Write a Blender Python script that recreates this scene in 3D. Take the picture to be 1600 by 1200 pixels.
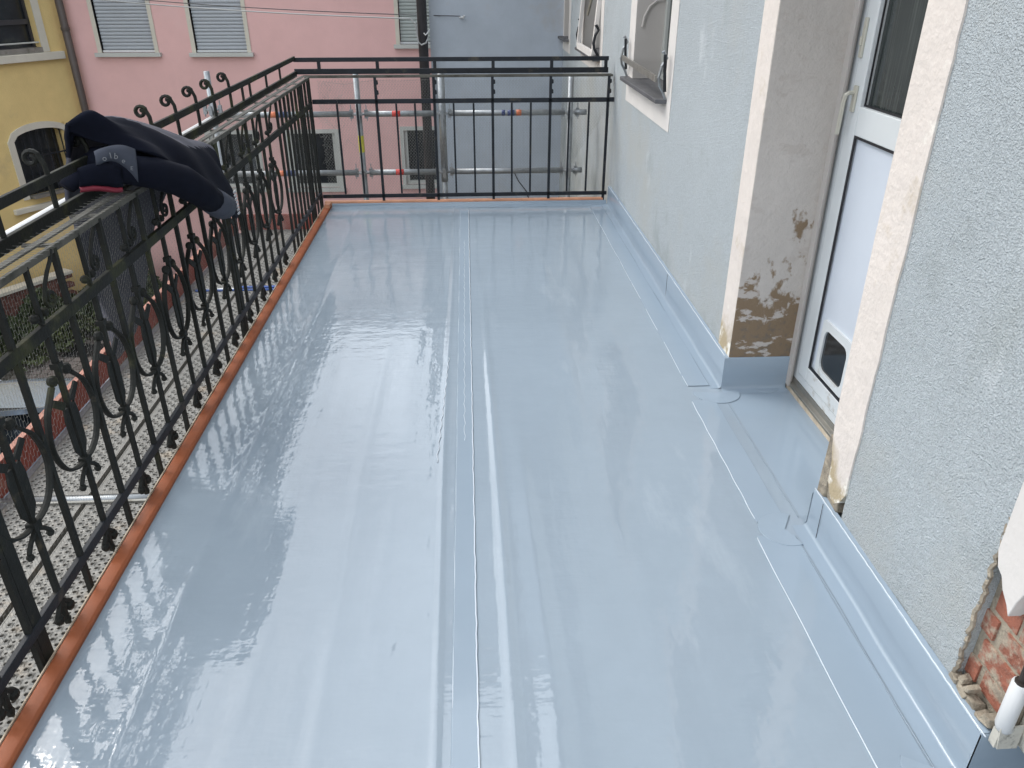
import bpy, math, random
import numpy as np
from mathutils import Vector, Matrix
random.seed(7); np.random.seed(7)
for o in list(bpy.data.objects): bpy.data.objects.remove(o)
S = bpy.context.scene
COL = S.collection
R = math.radians
# ------------------------------------------------------------------ camera, world, sun, exposure
cam_d = bpy.data.cameras.new('camera'); cam = bpy.data.objects.new('camera', cam_d); COL.objects.link(cam)
cam.location = (0, 0, 1.62); cam.rotation_euler = (R(90-27.8), 0, R(-3.13))
cam_d.sensor_width = 36; cam_d.lens = 36*1213/1600; cam_d.clip_end = 500; cam_d.clip_start = .05
S.camera = cam
SUN_AZ, SUN_EL = R(-54), R(46)          # azimuth from +y toward +x
W = bpy.data.worlds.new('World'); S.world = W; W.use_nodes = True
wn = W.node_tree.nodes; wl = W.node_tree.links
bg = wn['Background']; sky = wn.new('ShaderNodeTexSky'); sky.sky_type = 'NISHITA'; sky.sun_disc = False
sky.sun_elevation = SUN_EL; sky.sun_rotation = SUN_AZ; sky.dust_density = 3; sky.air_density = 1.2
hs = wn.new('ShaderNodeHueSaturation'); hs.inputs['Saturation'].default_value = .45
wl.new(sky.outputs[0], hs.inputs['Color'])
tc = wn.new('ShaderNodeTexCoord'); cn = wn.new('ShaderNodeTexNoise'); cn.inputs['Scale'].default_value = 3.2; cn.inputs['Detail'].default_value = 6
cr = wn.new('ShaderNodeMapRange'); cr.inputs[1].default_value = .3; cr.inputs[2].default_value = .7; cr.inputs[3].default_value = .75; cr.inputs[4].default_value = 1.75
wl.new(tc.outputs['Generated'], cn.inputs['Vector']); wl.new(cn.outputs[0], cr.inputs[0]); wl.new(cr.outputs[0], hs.inputs['Value'])
mxw = wn.new('ShaderNodeMix'); mxw.data_type = 'RGBA'; mxw.inputs[0].default_value = .78; mxw.inputs[7].default_value = (6.4, 6.75, 7.2, 1)
wl.new(hs.outputs[0], mxw.inputs[6])
cv = wn.new('ShaderNodeMapRange'); cv.inputs[1].default_value = .35; cv.inputs[2].default_value = .65; cv.inputs[3].default_value = .74; cv.inputs[4].default_value = 1.25
wl.new(cn.outputs[0], cv.inputs[0]); vm = wn.new('ShaderNodeVectorMath'); vm.operation = 'SCALE'; wl.new(mxw.outputs[2], vm.inputs[0]); wl.new(cv.outputs[0], vm.inputs['Scale']); wl.new(vm.outputs[0], bg.inputs[0]); bg.inputs[1].default_value = .12
sd = bpy.data.lights.new('sun', 'SUN'); sun = bpy.data.objects.new('sun', sd); COL.objects.link(sun)
sd.energy = .5; sd.angle = R(20); sd.color = (1, .96, .9)
dv = Vector((math.sin(SUN_AZ)*math.cos(SUN_EL), math.cos(SUN_AZ)*math.cos(SUN_EL), math.sin(SUN_EL)))
sun.rotation_euler = (-dv).to_track_quat('-Z', 'Y').to_euler()
S.view_settings.view_transform = 'Standard'; S.view_settings.look = 'None'; S.view_settings.gamma = 1
S.view_settings.use_curve_mapping = False; S.view_settings.exposure = 1.3
S.render.engine = 'CYCLES'

# ------------------------------------------------------------------ materials
def mat(name, col, rough=.6, metal=0, noise=None, bump=None, stain=None, spec=.5, coat=0, obj_coords=True):
    """noise=(scale, amount); bump=(scale, dist, detail); stain=[(color, scale, lo, hi, vec_scale)]"""
    m = bpy.data.materials.new(name); m.use_nodes = True
    N = m.node_tree.nodes; L = m.node_tree.links; p = N['Principled BSDF']
    p.inputs['Roughness'].default_value = rough; p.inputs['Metallic'].default_value = metal
    p.inputs['Specular IOR Level'].default_value = spec; p.inputs['Coat Weight'].default_value = coat
    geo = N.new('ShaderNodeNewGeometry'); pos = geo.outputs['Position']
    rgb = N.new('ShaderNodeRGB'); rgb.outputs[0].default_value = (*col, 1); cur = rgb.outputs[0]
    def ntex(sc, det=5, vs=None, rg=.6):
        t = N.new('ShaderNodeTexNoise'); t.inputs['Scale'].default_value = sc; t.inputs['Detail'].default_value = det; t.inputs['Roughness'].default_value = rg
        if vs:
            mp = N.new('ShaderNodeMapping'); mp.inputs['Scale'].default_value = vs; L.new(pos, mp.inputs[0]); L.new(mp.outputs[0], t.inputs['Vector'])
        else: L.new(pos, t.inputs['Vector'])
        return t.outputs[0]
    if noise:
        for k, (sc, am) in enumerate(noise if isinstance(noise, list) else [noise]):
            mr = N.new('ShaderNodeMapRange'); mr.inputs[1].default_value = .25; mr.inputs[2].default_value = .75
            mr.inputs[3].default_value = 1-am; mr.inputs[4].default_value = 1+am; L.new(ntex(sc), mr.inputs[0])
            mx = N.new('ShaderNodeVectorMath'); mx.operation = 'SCALE'; L.new(cur, mx.inputs[0]); L.new(mr.outputs[0], mx.inputs['Scale']); cur = mx.outputs[0]
    for st in (stain or []):
        c2, sc, lo, hi = st[:4]; vs = st[4] if len(st) > 4 else None; zr = st[5] if len(st) > 5 else None
        t = ntex(sc, 7, vs, .65); f = t
        if zr:   # z-dependent threshold: (z_low, z_high, shift)
            sp = N.new('ShaderNodeSeparateXYZ'); L.new(pos, sp.inputs[0]); ax = zr[3] if len(zr) > 3 else 'Z'
            a = N.new('ShaderNodeMapRange'); a.inputs[1].default_value = zr[0]; a.inputs[2].default_value = zr[1]; a.inputs[3].default_value = zr[2]; a.inputs[4].default_value = 0
            L.new(sp.outputs[ax], a.inputs[0]); ad = N.new('ShaderNodeMath'); L.new(t, ad.inputs[0]); L.new(a.outputs[0], ad.inputs[1]); f = ad.outputs[0]
        mr = N.new('ShaderNodeMapRange'); mr.inputs[1].default_value = lo; mr.inputs[2].default_value = hi; L.new(f, mr.inputs[0])
        mx = N.new('ShaderNodeMix'); mx.data_type = 'RGBA'; L.new(mr.outputs[0], mx.inputs[0]); L.new(cur, mx.inputs[6]); mx.inputs[7].default_value = (*c2, 1); cur = mx.outputs[2]
    L.new(cur, p.inputs['Base Color'])
    if bump:
        h = None
        for b in (bump if isinstance(bump, list) else [bump]):
            sc, dist = b[:2]; det = b[2] if len(b) > 2 else 4; vs = b[3] if len(b) > 3 else None
            bn = N.new('ShaderNodeBump'); bn.inputs['Distance'].default_value = dist; bn.inputs['Strength'].default_value = 1
            L.new(ntex(sc, det, vs), bn.inputs['Height'])
            if h: L.new(h, bn.inputs['Normal'])
            h = bn.outputs[0]
        L.new(h, p.inputs['Normal'])
    m['p'] = 1
    return m
M = {}
M['membrane'] = mat('pvc membrane', (.283, .342, .398), .06, noise=[(.9, .05), (9, .02)], spec=.8,
    stain=[((.35, .41, .465), 3.0, .58, .75, (1, .25, 1)), ((.25, .27, .30), 40, .745, .80)],
    bump=[(1.6, .0035, 2, (2.6, .35, 1)), (5, .0008, 2, (4.0, .25, 1)), (11, .0016, 3, (1, .7, 1)), (5, .0015, 3, (.6, 2.6, 1)), (22, .0005, 2, (.6, 1.5, 1)), (70, .00008, 2)])
M['membrane_strip'] = mat('pvc membrane strip', (.275, .34, .405), .11, noise=(1.3, .05), bump=[(5, .0015, 2), (40, .0001, 3)])
M['weld'] = mat('pvc weld bead', (.60, .66, .72), .08, bump=[(60, .0006, 3)])  # base colour raised so the seam's sky highlight is painted in
M['scuff'] = mat('pvc scuffed patch', (.285, .35, .415), .17, noise=(8, .04))
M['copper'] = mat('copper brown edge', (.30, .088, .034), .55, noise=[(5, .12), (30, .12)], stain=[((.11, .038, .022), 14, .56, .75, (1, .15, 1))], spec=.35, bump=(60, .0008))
M['copper_lit'] = mat('lit copper edge', (.55, .26, .15), .5, noise=[(8, .3)])  # brighter copy of the edge copper, light put into its colour
M['mortar'] = mat('pale mortar ledge', (.50, .42, .32), .9, noise=[(20, .25)], bump=(70, .006))
M['stucco'] = mat('pale blue roughcast', (.445, .487, .508), .92, noise=[(1.1, .07), (150, .18)],
    stain=[((.45, .465, .45), 1.4, .53, .75, None, (0, 1.0, .16)), ((.60, .635, .65), 4.2, .62, .76, (1, 1, .5)), ((.36, .39, .38), 2.3, .60, .8, (1, 1, .4)), ((.30, .33, .33), 3, .60, .9, None, (0, .35, .2))],
    bump=[(200, .009, 2), (75, .004, 2)])
M['stucco_far'] = mat('grey blue plaster', (.39, .435, .49), .9, noise=[(.8, .10), (6, .05)], stain=[((.37, .37, .37), 1.6, .58, .75)], bump=(60, .002))
M['band'] = mat('cream pink painted band', (.66, .60, .55), .85, noise=[(3, .06), (40, .05)],
    stain=[((.42, .34, .22), 3.5, .62, .78, None, (.1, .5, .33)), ((.80, .77, .70), 9, .62, .7, None, (.1, .4, .2))], bump=[(14, .006, 3), (90, .002)])
M['band_white'] = mat('chalky white band', (.64, .61, .58), .85, noise=[(6, .05)], bump=(50, .002))
M['reveal'] = mat('warm grey reveal', (.46, .43, .40), .85, noise=[(2, .05)], bump=(60, .001))
M['reveal_damp'] = mat('damp stained reveal', (.49, .455, .42), .88, noise=[(3, .05), (30, .04)],
    stain=[((.21, .15, .095), 4.5, .74, .79, (1.6, 1, 1), (.22, .95, .46)), ((.16, .13, .10), 24, .76, .84, None, (.12, .75, .30)), ((.46, .42, .385), 8, .555, .585, (.6, 1, 1.4), (.14, .50, .0001))], bump=[(18, .006, 5), (80, .002)])
M['upvc'] = mat('white plastic frame', (.60, .63, .64), .35, noise=[(5, .05)], stain=[((.35, .32, .27), 14, .66, .8, None, (.05, .4, .12))])
M['panel'] = mat('pale blue white panel', (.56, .61, .68), .3, noise=(3, .04), stain=[((.10, .11, .14), 55, .735, .75)])
M['rubber'] = mat('black gasket', (.012, .012, .016), .5)
M['glass'] = mat('dark window glass', (.035, .042, .042), .08, noise=(3, .3), stain=[((.075, .085, .08), 30, .5, .7, (1, 4, .1))])
M['glass_dark'] = mat('very dark window glass', (.018, .021, .024), .12, noise=(2, .5), stain=[((.06, .065, .05), 3, .55, .75)])
M['alu'] = mat('worn metal sill', (.30, .29, .26), .4, .6, noise=[(8, .2)], stain=[((.16, .14, .11), 12, .55, .75)])
M['handle'] = mat('champagne handle', (.52, .51, .44), .35, .3)
M['slate'] = mat('slate sill', (.085, .085, .09), .6, noise=[(9, .25)], stain=[((.15, .147, .145), 15, .58, .8, (1, .4, 1))], bump=(40, .003))
M['brick'] = mat('old red brick', (.30, .11, .07), .9, noise=[(14, .3)], stain=[((.40, .34, .26), 18, .50, .62), ((.13, .10, .085), 9, .58, .75)], bump=[(40, .012, 5)])
M['lime'] = mat('crumbly lime mortar', (.33, .285, .22), .95, noise=[(18, .35)], stain=[((.12, .10, .085), 7, .56, .72)], bump=[(30, .02, 6)])
M['rust'] = mat('rusty pin', (.055, .045, .04), .6, .5, noise=(30, .3))
M['paintwhite'] = mat('white enamel', (.60, .61, .61), .35, stain=[((.20, .19, .15), 30, .66, .74)])
M['oldcream'] = mat('flaking cream paint', (.52, .50, .44), .7, noise=(12, .12), stain=[((.10, .10, .085), 22, .60, .72)], bump=(40, .003))
M['iron'] = mat('black painted iron', (.014, .017, .022), .5, .0, spec=.3, noise=[(12, .3)], stain=[((.07, .06, .045), 10, .58, .75)], bump=(80, .0012))
M['iron_moss'] = mat('mossy weathered iron', (.017, .018, .016), .65, 0, spec=.22, noise=[(10, .3)], stain=[((.052, .056, .020), 6, .50, .70, None, (.3, .95, -.12)), ((.07, .06, .042), 12, .62, .75)], bump=(90, .002))
M['shelf'] = mat('weathered grey slat', (.10, .095, .08), .7, .2, noise=[(8, .25)], stain=[((.03, .03, .022), 9, .50, .7), ((.12, .11, .09), 20, .62, .72)], bump=(50, .002))
M['wire'] = mat('galvanised wire', (.30, .30, .28), .5, .4, noise=(6, .3))
M['galv'] = mat('galvanised steel tube', (.30, .32, .335), .42, .65, noise=[(25, .22), (5, .12)], stain=[((.24, .25, .26), 18, .55, .7)])
M['tube_white'] = mat('white painted tube', (.72, .73, .72), .4, noise=(6, .05))
M['deck'] = mat('dirty galvanised deck', (.20, .195, .18), .5, .3, noise=[(9, .2)], stain=[((.29, .24, .18), 5, .56, .72), ((.11, .10, .085), 13, .60, .75), ((.30, .12, .05), 7, .72, .78)], bump=(60, .003))
M['redboard'] = mat('red painted toe board', (.26, .055, .038), .6, noise=[(5, .25)], stain=[((.36, .17, .12), 9, .56, .7), ((.12, .03, .025), 6, .6, .75)], bump=(30, .003))
M['redlit'] = mat('lit red board edge', (.42, .20, .15), .8, noise=[(20, .3)], bump=(40, .004))  # lit top edge of the toe board, painted as a paler red
for k, c in dict(red=(.60, .04, .03), navy=(.03, .05, .16), orange=(.62, .16, .06), yellow=(.55, .52, .04), blue=(.03, .09, .33)).items():
    M['tape_'+k] = mat(k+' marking band', c, .5, noise=(20, .15))
M['pink'] = mat('pink render', (.67, .42, .40), .93, noise=[(.5, .07), (5, .04), (.15, .05)], stain=[((.56, .35, .345), 1.0, .60, .8, (1, 1, .3)), ((.68, .45, .43), .8, .62, .8)], bump=(70, .002))
M['yellow'] = mat('ochre render', (.66, .50, .22), .93, noise=[(.7, .08), (7, .05)], stain=[((.50, .39, .20), 2.2, .60, .8)], bump=(60, .003))
M['trim'] = mat('pale stone trim', (.55, .52, .44), .85, noise=(6, .07), bump=(60, .002))
M['frame_grey'] = mat('grey window frame', (.46, .47, .44), .6, noise=(4, .06))
M['shutter'] = mat('grey roller shutter', (.36, .385, .41), .55, noise=(3, .04))
M['shutter_g'] = mat('greenish roller shutter', (.36, .395, .375), .55, noise=(3, .04))
M['pipe'] = mat('dark drain pipe', (.035, .034, .038), .5, noise=(8, .2))
M['pipe_brown'] = mat('brown drain pipe', (.075, .058, .05), .55, noise=(8, .2))
M['roof'] = mat('roof tile', (.24, .12, .08), .9, noise=(5, .2))
M['roof_pale'] = mat('pale weathered roof tile', (.50, .43, .40), .8, noise=(5, .15), bump=(20, .01))
M['cable'] = mat('grey cable', (.32, .33, .33), .5)
M['cable_dark'] = mat('dark cable', (.04, .04, .045), .5)
M['jacket'] = mat('navy jacket cloth', (.005, .0065, .014), .9, noise=(14, .2), bump=(260, .0004), spec=.15)
M['jacket_out_lit'] = mat('lit navy shell cloth', (.085, .085, .105), .85, noise=(9, .25), bump=(220, .0006), spec=.3)  # highlight on the jacket top, painted in as a greyer navy
M['jacket_top'] = mat('dark grey fleece lining', (.012, .012, .015), .95, noise=(20, .2), bump=(200, .001))
M['jacket_grey'] = mat('slate grey cloth', (.050, .057, .078), .85, noise=(20, .12))
M['pinkc'] = mat('crimson trim', (.17, .010, .026), .6)
M['white_print'] = mat('pale print', (.42, .43, .45), .7)
M['white_print_dim'] = mat('worn pale print', (.19, .20, .215), .7)
M['carpaint'] = mat('silver blue car paint', (.34, .42, .52), .25, .3, coat=.7, noise=(.8, .03))
M['carglass'] = mat('car glass', (.010, .016, .022), .05)
M['tyre'] = mat('tyre rubber', (.02, .02, .02), .8)
M['leaf'] = mat('hedge leaf', (.030, .045, .014), .6, noise=(6, .5))
M['leaf2'] = mat('hedge leaf pale', (.055, .07, .022), .6, noise=(6, .5))
M['ironplate'] = mat('cast iron cover', (.035, .033, .032), .6, .4, noise=(20, .3), bump=(80, .004))
M['lowwall'] = mat('old brick low wall', (.15, .065, .05), .9, noise=[(12, .4)], stain=[((.25, .2, .16), 12, .6, .75)], bump=(30, .01))
def cobble_mat():
    m = bpy.data.materials.new('cobbled ground'); m.use_nodes = True; N = m.node_tree.nodes; L = m.node_tree.links; p = N['Principled BSDF']
    g = N.new('ShaderNodeNewGeometry'); v = N.new('ShaderNodeTexVoronoi'); v.feature = 'DISTANCE_TO_EDGE'; v.inputs['Scale'].default_value = 9; v.inputs['Randomness'].default_value = .5
    v2 = N.new('ShaderNodeTexVoronoi'); v2.inputs['Scale'].default_value = 9; v2.inputs['Randomness'].default_value = .5
    for q in (v, v2): L.new(g.outputs['Position'], q.inputs['Vector'])
    r = N.new('ShaderNodeValToRGB'); r.color_ramp.elements[0].position = .02; r.color_ramp.elements[0].color = (.045, .042, .03, 1); r.color_ramp.elements[1].position = .10; r.color_ramp.elements[1].color = (.20, .17, .155, 1)
    L.new(v.outputs[0], r.inputs[0]); sp = N.new('ShaderNodeSeparateColor'); L.new(v2.outputs['Color'], sp.inputs[0])
    mr = N.new('ShaderNodeMapRange'); mr.inputs[3].default_value = .7; mr.inputs[4].default_value = 1.25; L.new(sp.outputs[0], mr.inputs[0])
    mx = N.new('ShaderNodeVectorMath'); mx.operation = 'SCALE'; L.new(r.outputs[0], mx.inputs[0]); L.new(mr.outputs[0], mx.inputs['Scale'])
    nz = N.new('ShaderNodeTexNoise'); nz.inputs['Scale'].default_value = 1.3; L.new(g.outputs['Position'], nz.inputs['Vector'])
    mr2 = N.new('ShaderNodeMapRange'); mr2.inputs[1].default_value = .5; mr2.inputs[2].default_value = .75; L.new(nz.outputs[0], mr2.inputs[0])
    mi = N.new('ShaderNodeMix'); mi.data_type = 'RGBA'; L.new(mr2.outputs[0], mi.inputs[0]); L.new(mx.outputs[0], mi.inputs[6]); mi.inputs[7].default_value = (.10, .11, .06, 1)
    L.new(mi.outputs[2], p.inputs['Base Color']); p.inputs['Roughness'].default_value = .85
    b = N.new('ShaderNodeBump'); b.inputs['Distance'].default_value = .03; L.new(r.outputs[0], b.inputs['Height']); L.new(b.outputs[0], p.inputs['Normal'])
    return m
M['cobble'] = cobble_mat()

# ------------------------------------------------------------------ mesh helpers
class MB:
    def __init__(s): s.v = []; s.f = []
    def add(s, vs, fs):
        b = len(s.v); s.v += [tuple(map(float, v)) for v in vs]; s.f += [tuple(i+b for i in f) for f in fs]; return s
    def box(s, x0, x1, y0, y1, z0, z1):
        return s.add([(x, y, z) for z in (z0, z1) for y in (y0, y1) for x in (x0, x1)],
                     [(0, 2, 3, 1), (4, 5, 7, 6), (0, 1, 5, 4), (2, 6, 7, 3), (0, 4, 6, 2), (1, 3, 7, 5)])
    def bar(s, a, b, w, h, up=(0, 0, 1)):
        a = Vector(a); b = Vector(b); d = (b-a).normalized(); u = Vector(up)
        if abs(d.dot(u)) > .98: u = Vector((0, 1, 0))
        r = d.cross(u).normalized(); t = r.cross(d).normalized(); vs = []
        for p in (a, b):
            for i, j in ((-1, -1), (1, -1), (1, 1), (-1, 1)): vs.append(p+r*(i*w/2)+t*(j*h/2))
        return s.add(vs, [(3, 2, 1, 0), (4, 5, 6, 7), (0, 1, 5, 4), (1, 2, 6, 5), (2, 3, 7, 6), (3, 0, 4, 7)])
    def tube(s, pts, r, n=6, flat=None, rs=None):
        pts = [Vector(p) for p in pts]; vs = []; fs = []; pr = None
        for i, p in enumerate(pts):
            d = (pts[min(i+1, len(pts)-1)]-pts[max(i-1, 0)]).normalized()
            if pr is None:
                u = Vector((1, 0, 0)) if abs(d.x) < .9 else Vector((0, 1, 0))
            else: u = pr
            r1 = (u-d*u.dot(d)).normalized(); t = d.cross(r1); pr = r1
            rr = rs[i] if rs else r
            for k in range(n):
                a = 2*math.pi*(k+.5)/n; fx, fy = (flat if flat else (1, 1))
                vs.append(p+r1*(math.cos(a)*rr*fx)+t*(math.sin(a)*rr*fy))
        for i in range(len(pts)-1):
            for k in range(n): fs.append((i*n+k, i*n+(k+1) % n, (i+1)*n+(k+1) % n, (i+1)*n+k))
        fs.append(tuple(reversed(range(n)))); fs.append(tuple(range((len(pts)-1)*n, len(pts)*n)))
        return s.add(vs, fs)
    def ball(s, c, r, n=8, m=5, sc=(1, 1, 1)):
        vs = [(c[0], c[1], c[2]-r*sc[2])]
        for i in range(1, m):
            ph = math.pi*i/m
            for k in range(n):
                a = 2*math.pi*k/n; vs.append((c[0]+r*sc[0]*math.sin(ph)*math.cos(a), c[1]+r*sc[1]*math.sin(ph)*math.sin(a), c[2]-r*sc[2]*math.cos(ph)))
        vs.append((c[0], c[1], c[2]+r*sc[2])); fs = []
        for k in range(n):
            fs.append((0, 1+(k+1) % n, 1+k)); fs.append((len(vs)-1, 1+(m-2)*n+k, 1+(m-2)*n+(k+1) % n))
            for i in range(m-2): fs.append((1+i*n+k, 1+i*n+(k+1) % n, 1+(i+1)*n+(k+1) % n, 1+(i+1)*n+k))
        return s.add(vs, fs)
    def prism(s, poly, axis, a, b):
        """polygon in the plane perpendicular to axis, extruded from a to b"""
        def P(u, v, w): return {0: (w, u, v), 1: (u, w, v), 2: (u, v, w)}[axis]
        n = len(poly); vs = [P(u, v, a) for u, v in poly]+[P(u, v, b) for u, v in poly]
        return s.add(vs, [tuple(range(n)), tuple(reversed(range(n, 2*n)))]+[(i, i+n, (i+1) % n+n, (i+1) % n) for i in range(n)])
    def mesh(s, name, m, smooth=False):
        me = bpy.data.meshes.new(name); me.from_pydata(s.v, [], s.f); me.materials.append(m if not isinstance(m, str) else M[m])
        if smooth: me.polygons.foreach_set('use_smooth', [True]*len(me.polygons))
        me.update(); return me
    def build(s, name, m, parent=None, smooth=False, bevel=0):
        o = bpy.data.objects.new(name, s.mesh(name, m, smooth)); COL.objects.link(o)
        if parent:
            o.parent = parent; mw = parent_mat(parent)
            o.data.transform(mw.inverted())
        if bevel:
            b = o.modifiers.new('b', 'BEVEL'); b.width = bevel; b.segments = 2; b.limit_method = 'ANGLE'
        return o
def parent_mat(p):
    m = p.matrix_basis.copy()
    while p.parent: p = p.parent; m = p.matrix_basis @ m
    return m
def tag(o, label=None, cat=None, group=None, kind=None):
    if label: o['label'] = label
    if cat: o['category'] = cat
    if group: o['group'] = group
    if kind: o['kind'] = kind
    return o
def empty(name, loc, label, cat, group=None, rz=0):
    o = bpy.data.objects.new(name, None); COL.objects.link(o); o.location = loc; o.rotation_euler = (0, 0, rz); o.empty_display_size = .1
    return tag(o, label, cat, group)
def inst(name, me, parent, loc=(0, 0, 0), rot=(0, 0, 0), scale=None):
    o = bpy.data.objects.new(name, me); COL.objects.link(o); o.parent = parent
    pl = parent_mat(parent).inverted() @ Vector(loc); o.location = pl; o.rotation_euler = rot
    if scale: o.scale = scale
    return o
def copy_tree(o, parent=None):
    c = o.copy(); COL.objects.link(c); c.parent = parent
    for ch in list(o.children): copy_tree(ch, c)
    return c
def subgrid(o, x=None): pass

# ------------------------------------------------------------------ setting: ground and balcony floor
GZ = -2.75
g = MB(); g.add([(-150, -150, GZ), (150, -150, GZ), (150, 150, GZ), (-150, 150, GZ)], [(0, 1, 2, 3)])
tag(g.build('ground', 'cobble'), kind='structure')

XL, XR, YF = -1.089, 1.09, 6.10      # membrane edges
fl = MB()
def grid(mb, x0, x1, y0, y1, nx, ny, zf):
    vs = [(x0+(x1-x0)*i/nx, y0+(y1-y0)*j/ny, 0) for j in range(ny+1) for i in range(nx+1)]
    vs = [(x, y, zf(x, y)) for x, y, _ in vs]
    mb.add(vs, [(j*(nx+1)+i, j*(nx+1)+i+1, (j+1)*(nx+1)+i+1, (j+1)*(nx+1)+i) for j in range(ny) for i in range(nx)])
def ridge(x, c, w): return math.exp(-((x-c)/w)**2)
def zfloor(x, y):
    z = 0.0
    z += 1.7*.0022*ridge(x, .065+.012*math.sin(y*.9), .018)*min(1, max(0, (4.6-y)/1.5))
    z += 1.7*.0014*ridge(x, .16+.02*math.sin(y*1.1), .03)*min(1, max(0, (3.2-y)))
    z += .0016*ridge(x, -.41+.015*math.sin(y*1.3+1), .022)*min(1, max(0, (4.2-y)/1.2))
    z += .0010*ridge(x, -.62+.02*math.sin(y*1.0), .03)
    z += 1.7*.0016*ridge(x, -.12+.006*math.sin(y*1.7), .012)
    z += 1.7*.0010*ridge(x, .45+.02*math.sin(y*.8), .05)+.0012*ridge(x, -.27+.02*math.sin(y*.7+2), .04)
    z += 1.7*.0011*ridge(x, -.86+.01*math.sin(y*1.4+2), .02)
    z += .0008*math.sin(x*3.1+y*.6)*math.sin(y*1.25+.4)
    return z
grid(fl, XL, XR, -.6, YF, 460, 110, zfloor)
floor = tag(fl.build('balcony_floor', 'membrane', smooth=True), kind='structure')
nich = MB(); nich.add([(XR-.002, 2.0, .0005), (1.385, 2.0, .0005), (1.385, 3.0, .0005), (XR-.002, 3.0, .0005)], [(0, 1, 2, 3)])
nich.add([(XR-.002, -.6, .0005), (1.6, -.6, .0005), (1.6, 1.09, .0005), (XR-.002, 1.09, .0005)], [(0, 1, 2, 3)])
nich.build('niche_floor', 'membrane_strip', floor)
slab = MB(); slab.box(-1.137, 1.09, -.6, 6.17, -.25, -.012); slab.box(-1.168, -1.1375, -.6, 6.17, -.25, -.06)
slab.build('slab', 'mortar', floor)
# copper-brown edge strip, left and far
ed = MB()
ed.prism([(-1.138, -.05), (-1.138, .012), (-1.132, .016), (-1.096, .016), (-1.088, .010), (-1.088, -.05)], 1, -.6, 6.17)
ed.build('edge_strip', 'copper', floor, bevel=.002)
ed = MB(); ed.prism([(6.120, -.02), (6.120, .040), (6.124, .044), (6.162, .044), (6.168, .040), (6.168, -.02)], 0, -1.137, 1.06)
tag(ed.build('edge_strip', 'copper_lit', floor), 'thin copper-brown strip, coloured as lit, along the far end of the floor')
ed = MB(); ed.box(-1.142, -1.1385, -.6, 6.17, -.02, .0175); ed.build('edge_lip', 'mortar', floor)
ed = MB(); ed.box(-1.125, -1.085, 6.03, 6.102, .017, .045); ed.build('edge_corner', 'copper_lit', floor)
# far upturn and wall upstands
def upstand(x0, y0, x1, y1, nx, ny, h=.148, t=.006, name='upstand', wob=.0015):
    """thin membrane skirt along a line; (nx,ny) points to the room side"""
    L = math.hypot(x1-x0, y1-y0); n = max(2, int(L/.12)); vs = []; mb = MB()
    prof = [(.050, .0012), (.013, .0022), (.004, .006), (.001, .015), (0, min(.06, h*.7)), (0, h-.004), (-.002, h), (-t-.014, h+.001)]
    for i in range(n+1):
        f = i/n; x = x0+(x1-x0)*f; y = y0+(y1-y0)*f; w = wob*math.sin(i*2.3+x0*7)+wob*math.sin(i*.9)
        for a, z in prof: vs.append((x+nx*(a+w), y+ny*(a+w), z+(w*1.2 if z > .1 else 0)))
    k = len(prof)
    mb.add(vs, [(i*k+j, i*k+j+1, (i+1)*k+j+1, (i+1)*k+j) for i in range(n) for j in range(k-1)])
    return mb.build(name, 'membrane_strip', floor, smooth=True)
upstand(1.09, 2.972, 1.09, 6.1, -1, 0)
upstand(1.09, 1.09, 1.09, 2.01, -1, 0)
upstand(1.086, 2.972, 1.374, 2.972, 0, -1)
upstand(1.088, 1.087, 1.6, 1.087, 0, -1, h=.146)
upstand(-1.079, 6.102, 1.085, 6.098, 0, -1, h=.030)
upstand(1.09, 2.012, 1.2, 2.012, 0, 1, h=.13)
for y0, y1, nm in ((3.0, 6.1, 0), (1.08, 2.01, 0)):      # sealing bead along the top
    n = 60; pts = [(1.093+.0006*math.sin(i*1.7), y0+(y1-y0)*i/n, .1495+.0006*math.sin(i*2.9+1)) for i in range(n+1)]
    MB().tube(pts, .0019, 5).build('sealant_bead', 'weld', floor, smooth=True)
# overlap strips lying on the floor (3 mm sheets with eased edges)
def strip(xa, xb, y0, y1, z=.0025, name='weld_strip', wob=.002, m='membrane_strip'):
    n = int((y1-y0)/.05); mb = MB(); vs = []
    for i in range(n+1):
        y = y0+(y1-y0)*i/n; wa = wob*math.sin(i*.8+xa*9)+wob*.5*math.sin(i*2.1); wb = wob*.5*math.sin(i*.7+3)
        b = max(zfloor(xa, y), zfloor(xb, y)) if xb-xa < .3 else 0
        for x, zz in ((xa+wa-.002, 0), (xa+wa, z), (xb+wb, z), (xb+wb+.002, 0)): vs.append((x, y, zz+b+.0005))
    mb.add(vs, [(i*4+j, i*4+j+1, (i+1)*4+j+1, (i+1)*4+j) for i in range(n) for j in range(3)])
    return mb.build(name, m, floor)
def bead(pts, r=.0022, name='weld_bead', m='weld'):
    return MB().tube(pts, r, 5).build(name, m, floor, smooth=True)
strip(.948, 1.042, 3.0, 6.05); strip(.930, 1.03, 2.03, 2.87); strip(.905, 1.03, -.3, 1.96)
for x, y0, y1, r in ((.947, 3.0, 6.0, .0013), (.929, 2.05, 2.86, .0017), (.904, -.2, 1.95, .0017)):
    n = 60; bead([(x+.0010*math.sin(i*.5+x*30), y0+(y1-y0)*i/n, .0022) for i in range(n+1)], r)
for x, y0, y1 in ((1.043, 3.0, 6.05), (1.078, 2.05, 2.9), (1.034, -.2, 1.95)):
    n = 40; bead([(x+.002*math.sin(i*.6), y0+(y1-y0)*i/n, .003) for i in range(n+1)], .0012, m='membrane_strip')
n = 80
strip(-.075, -.012, -.3, 6.02, .0022, wob=.001)
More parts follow.
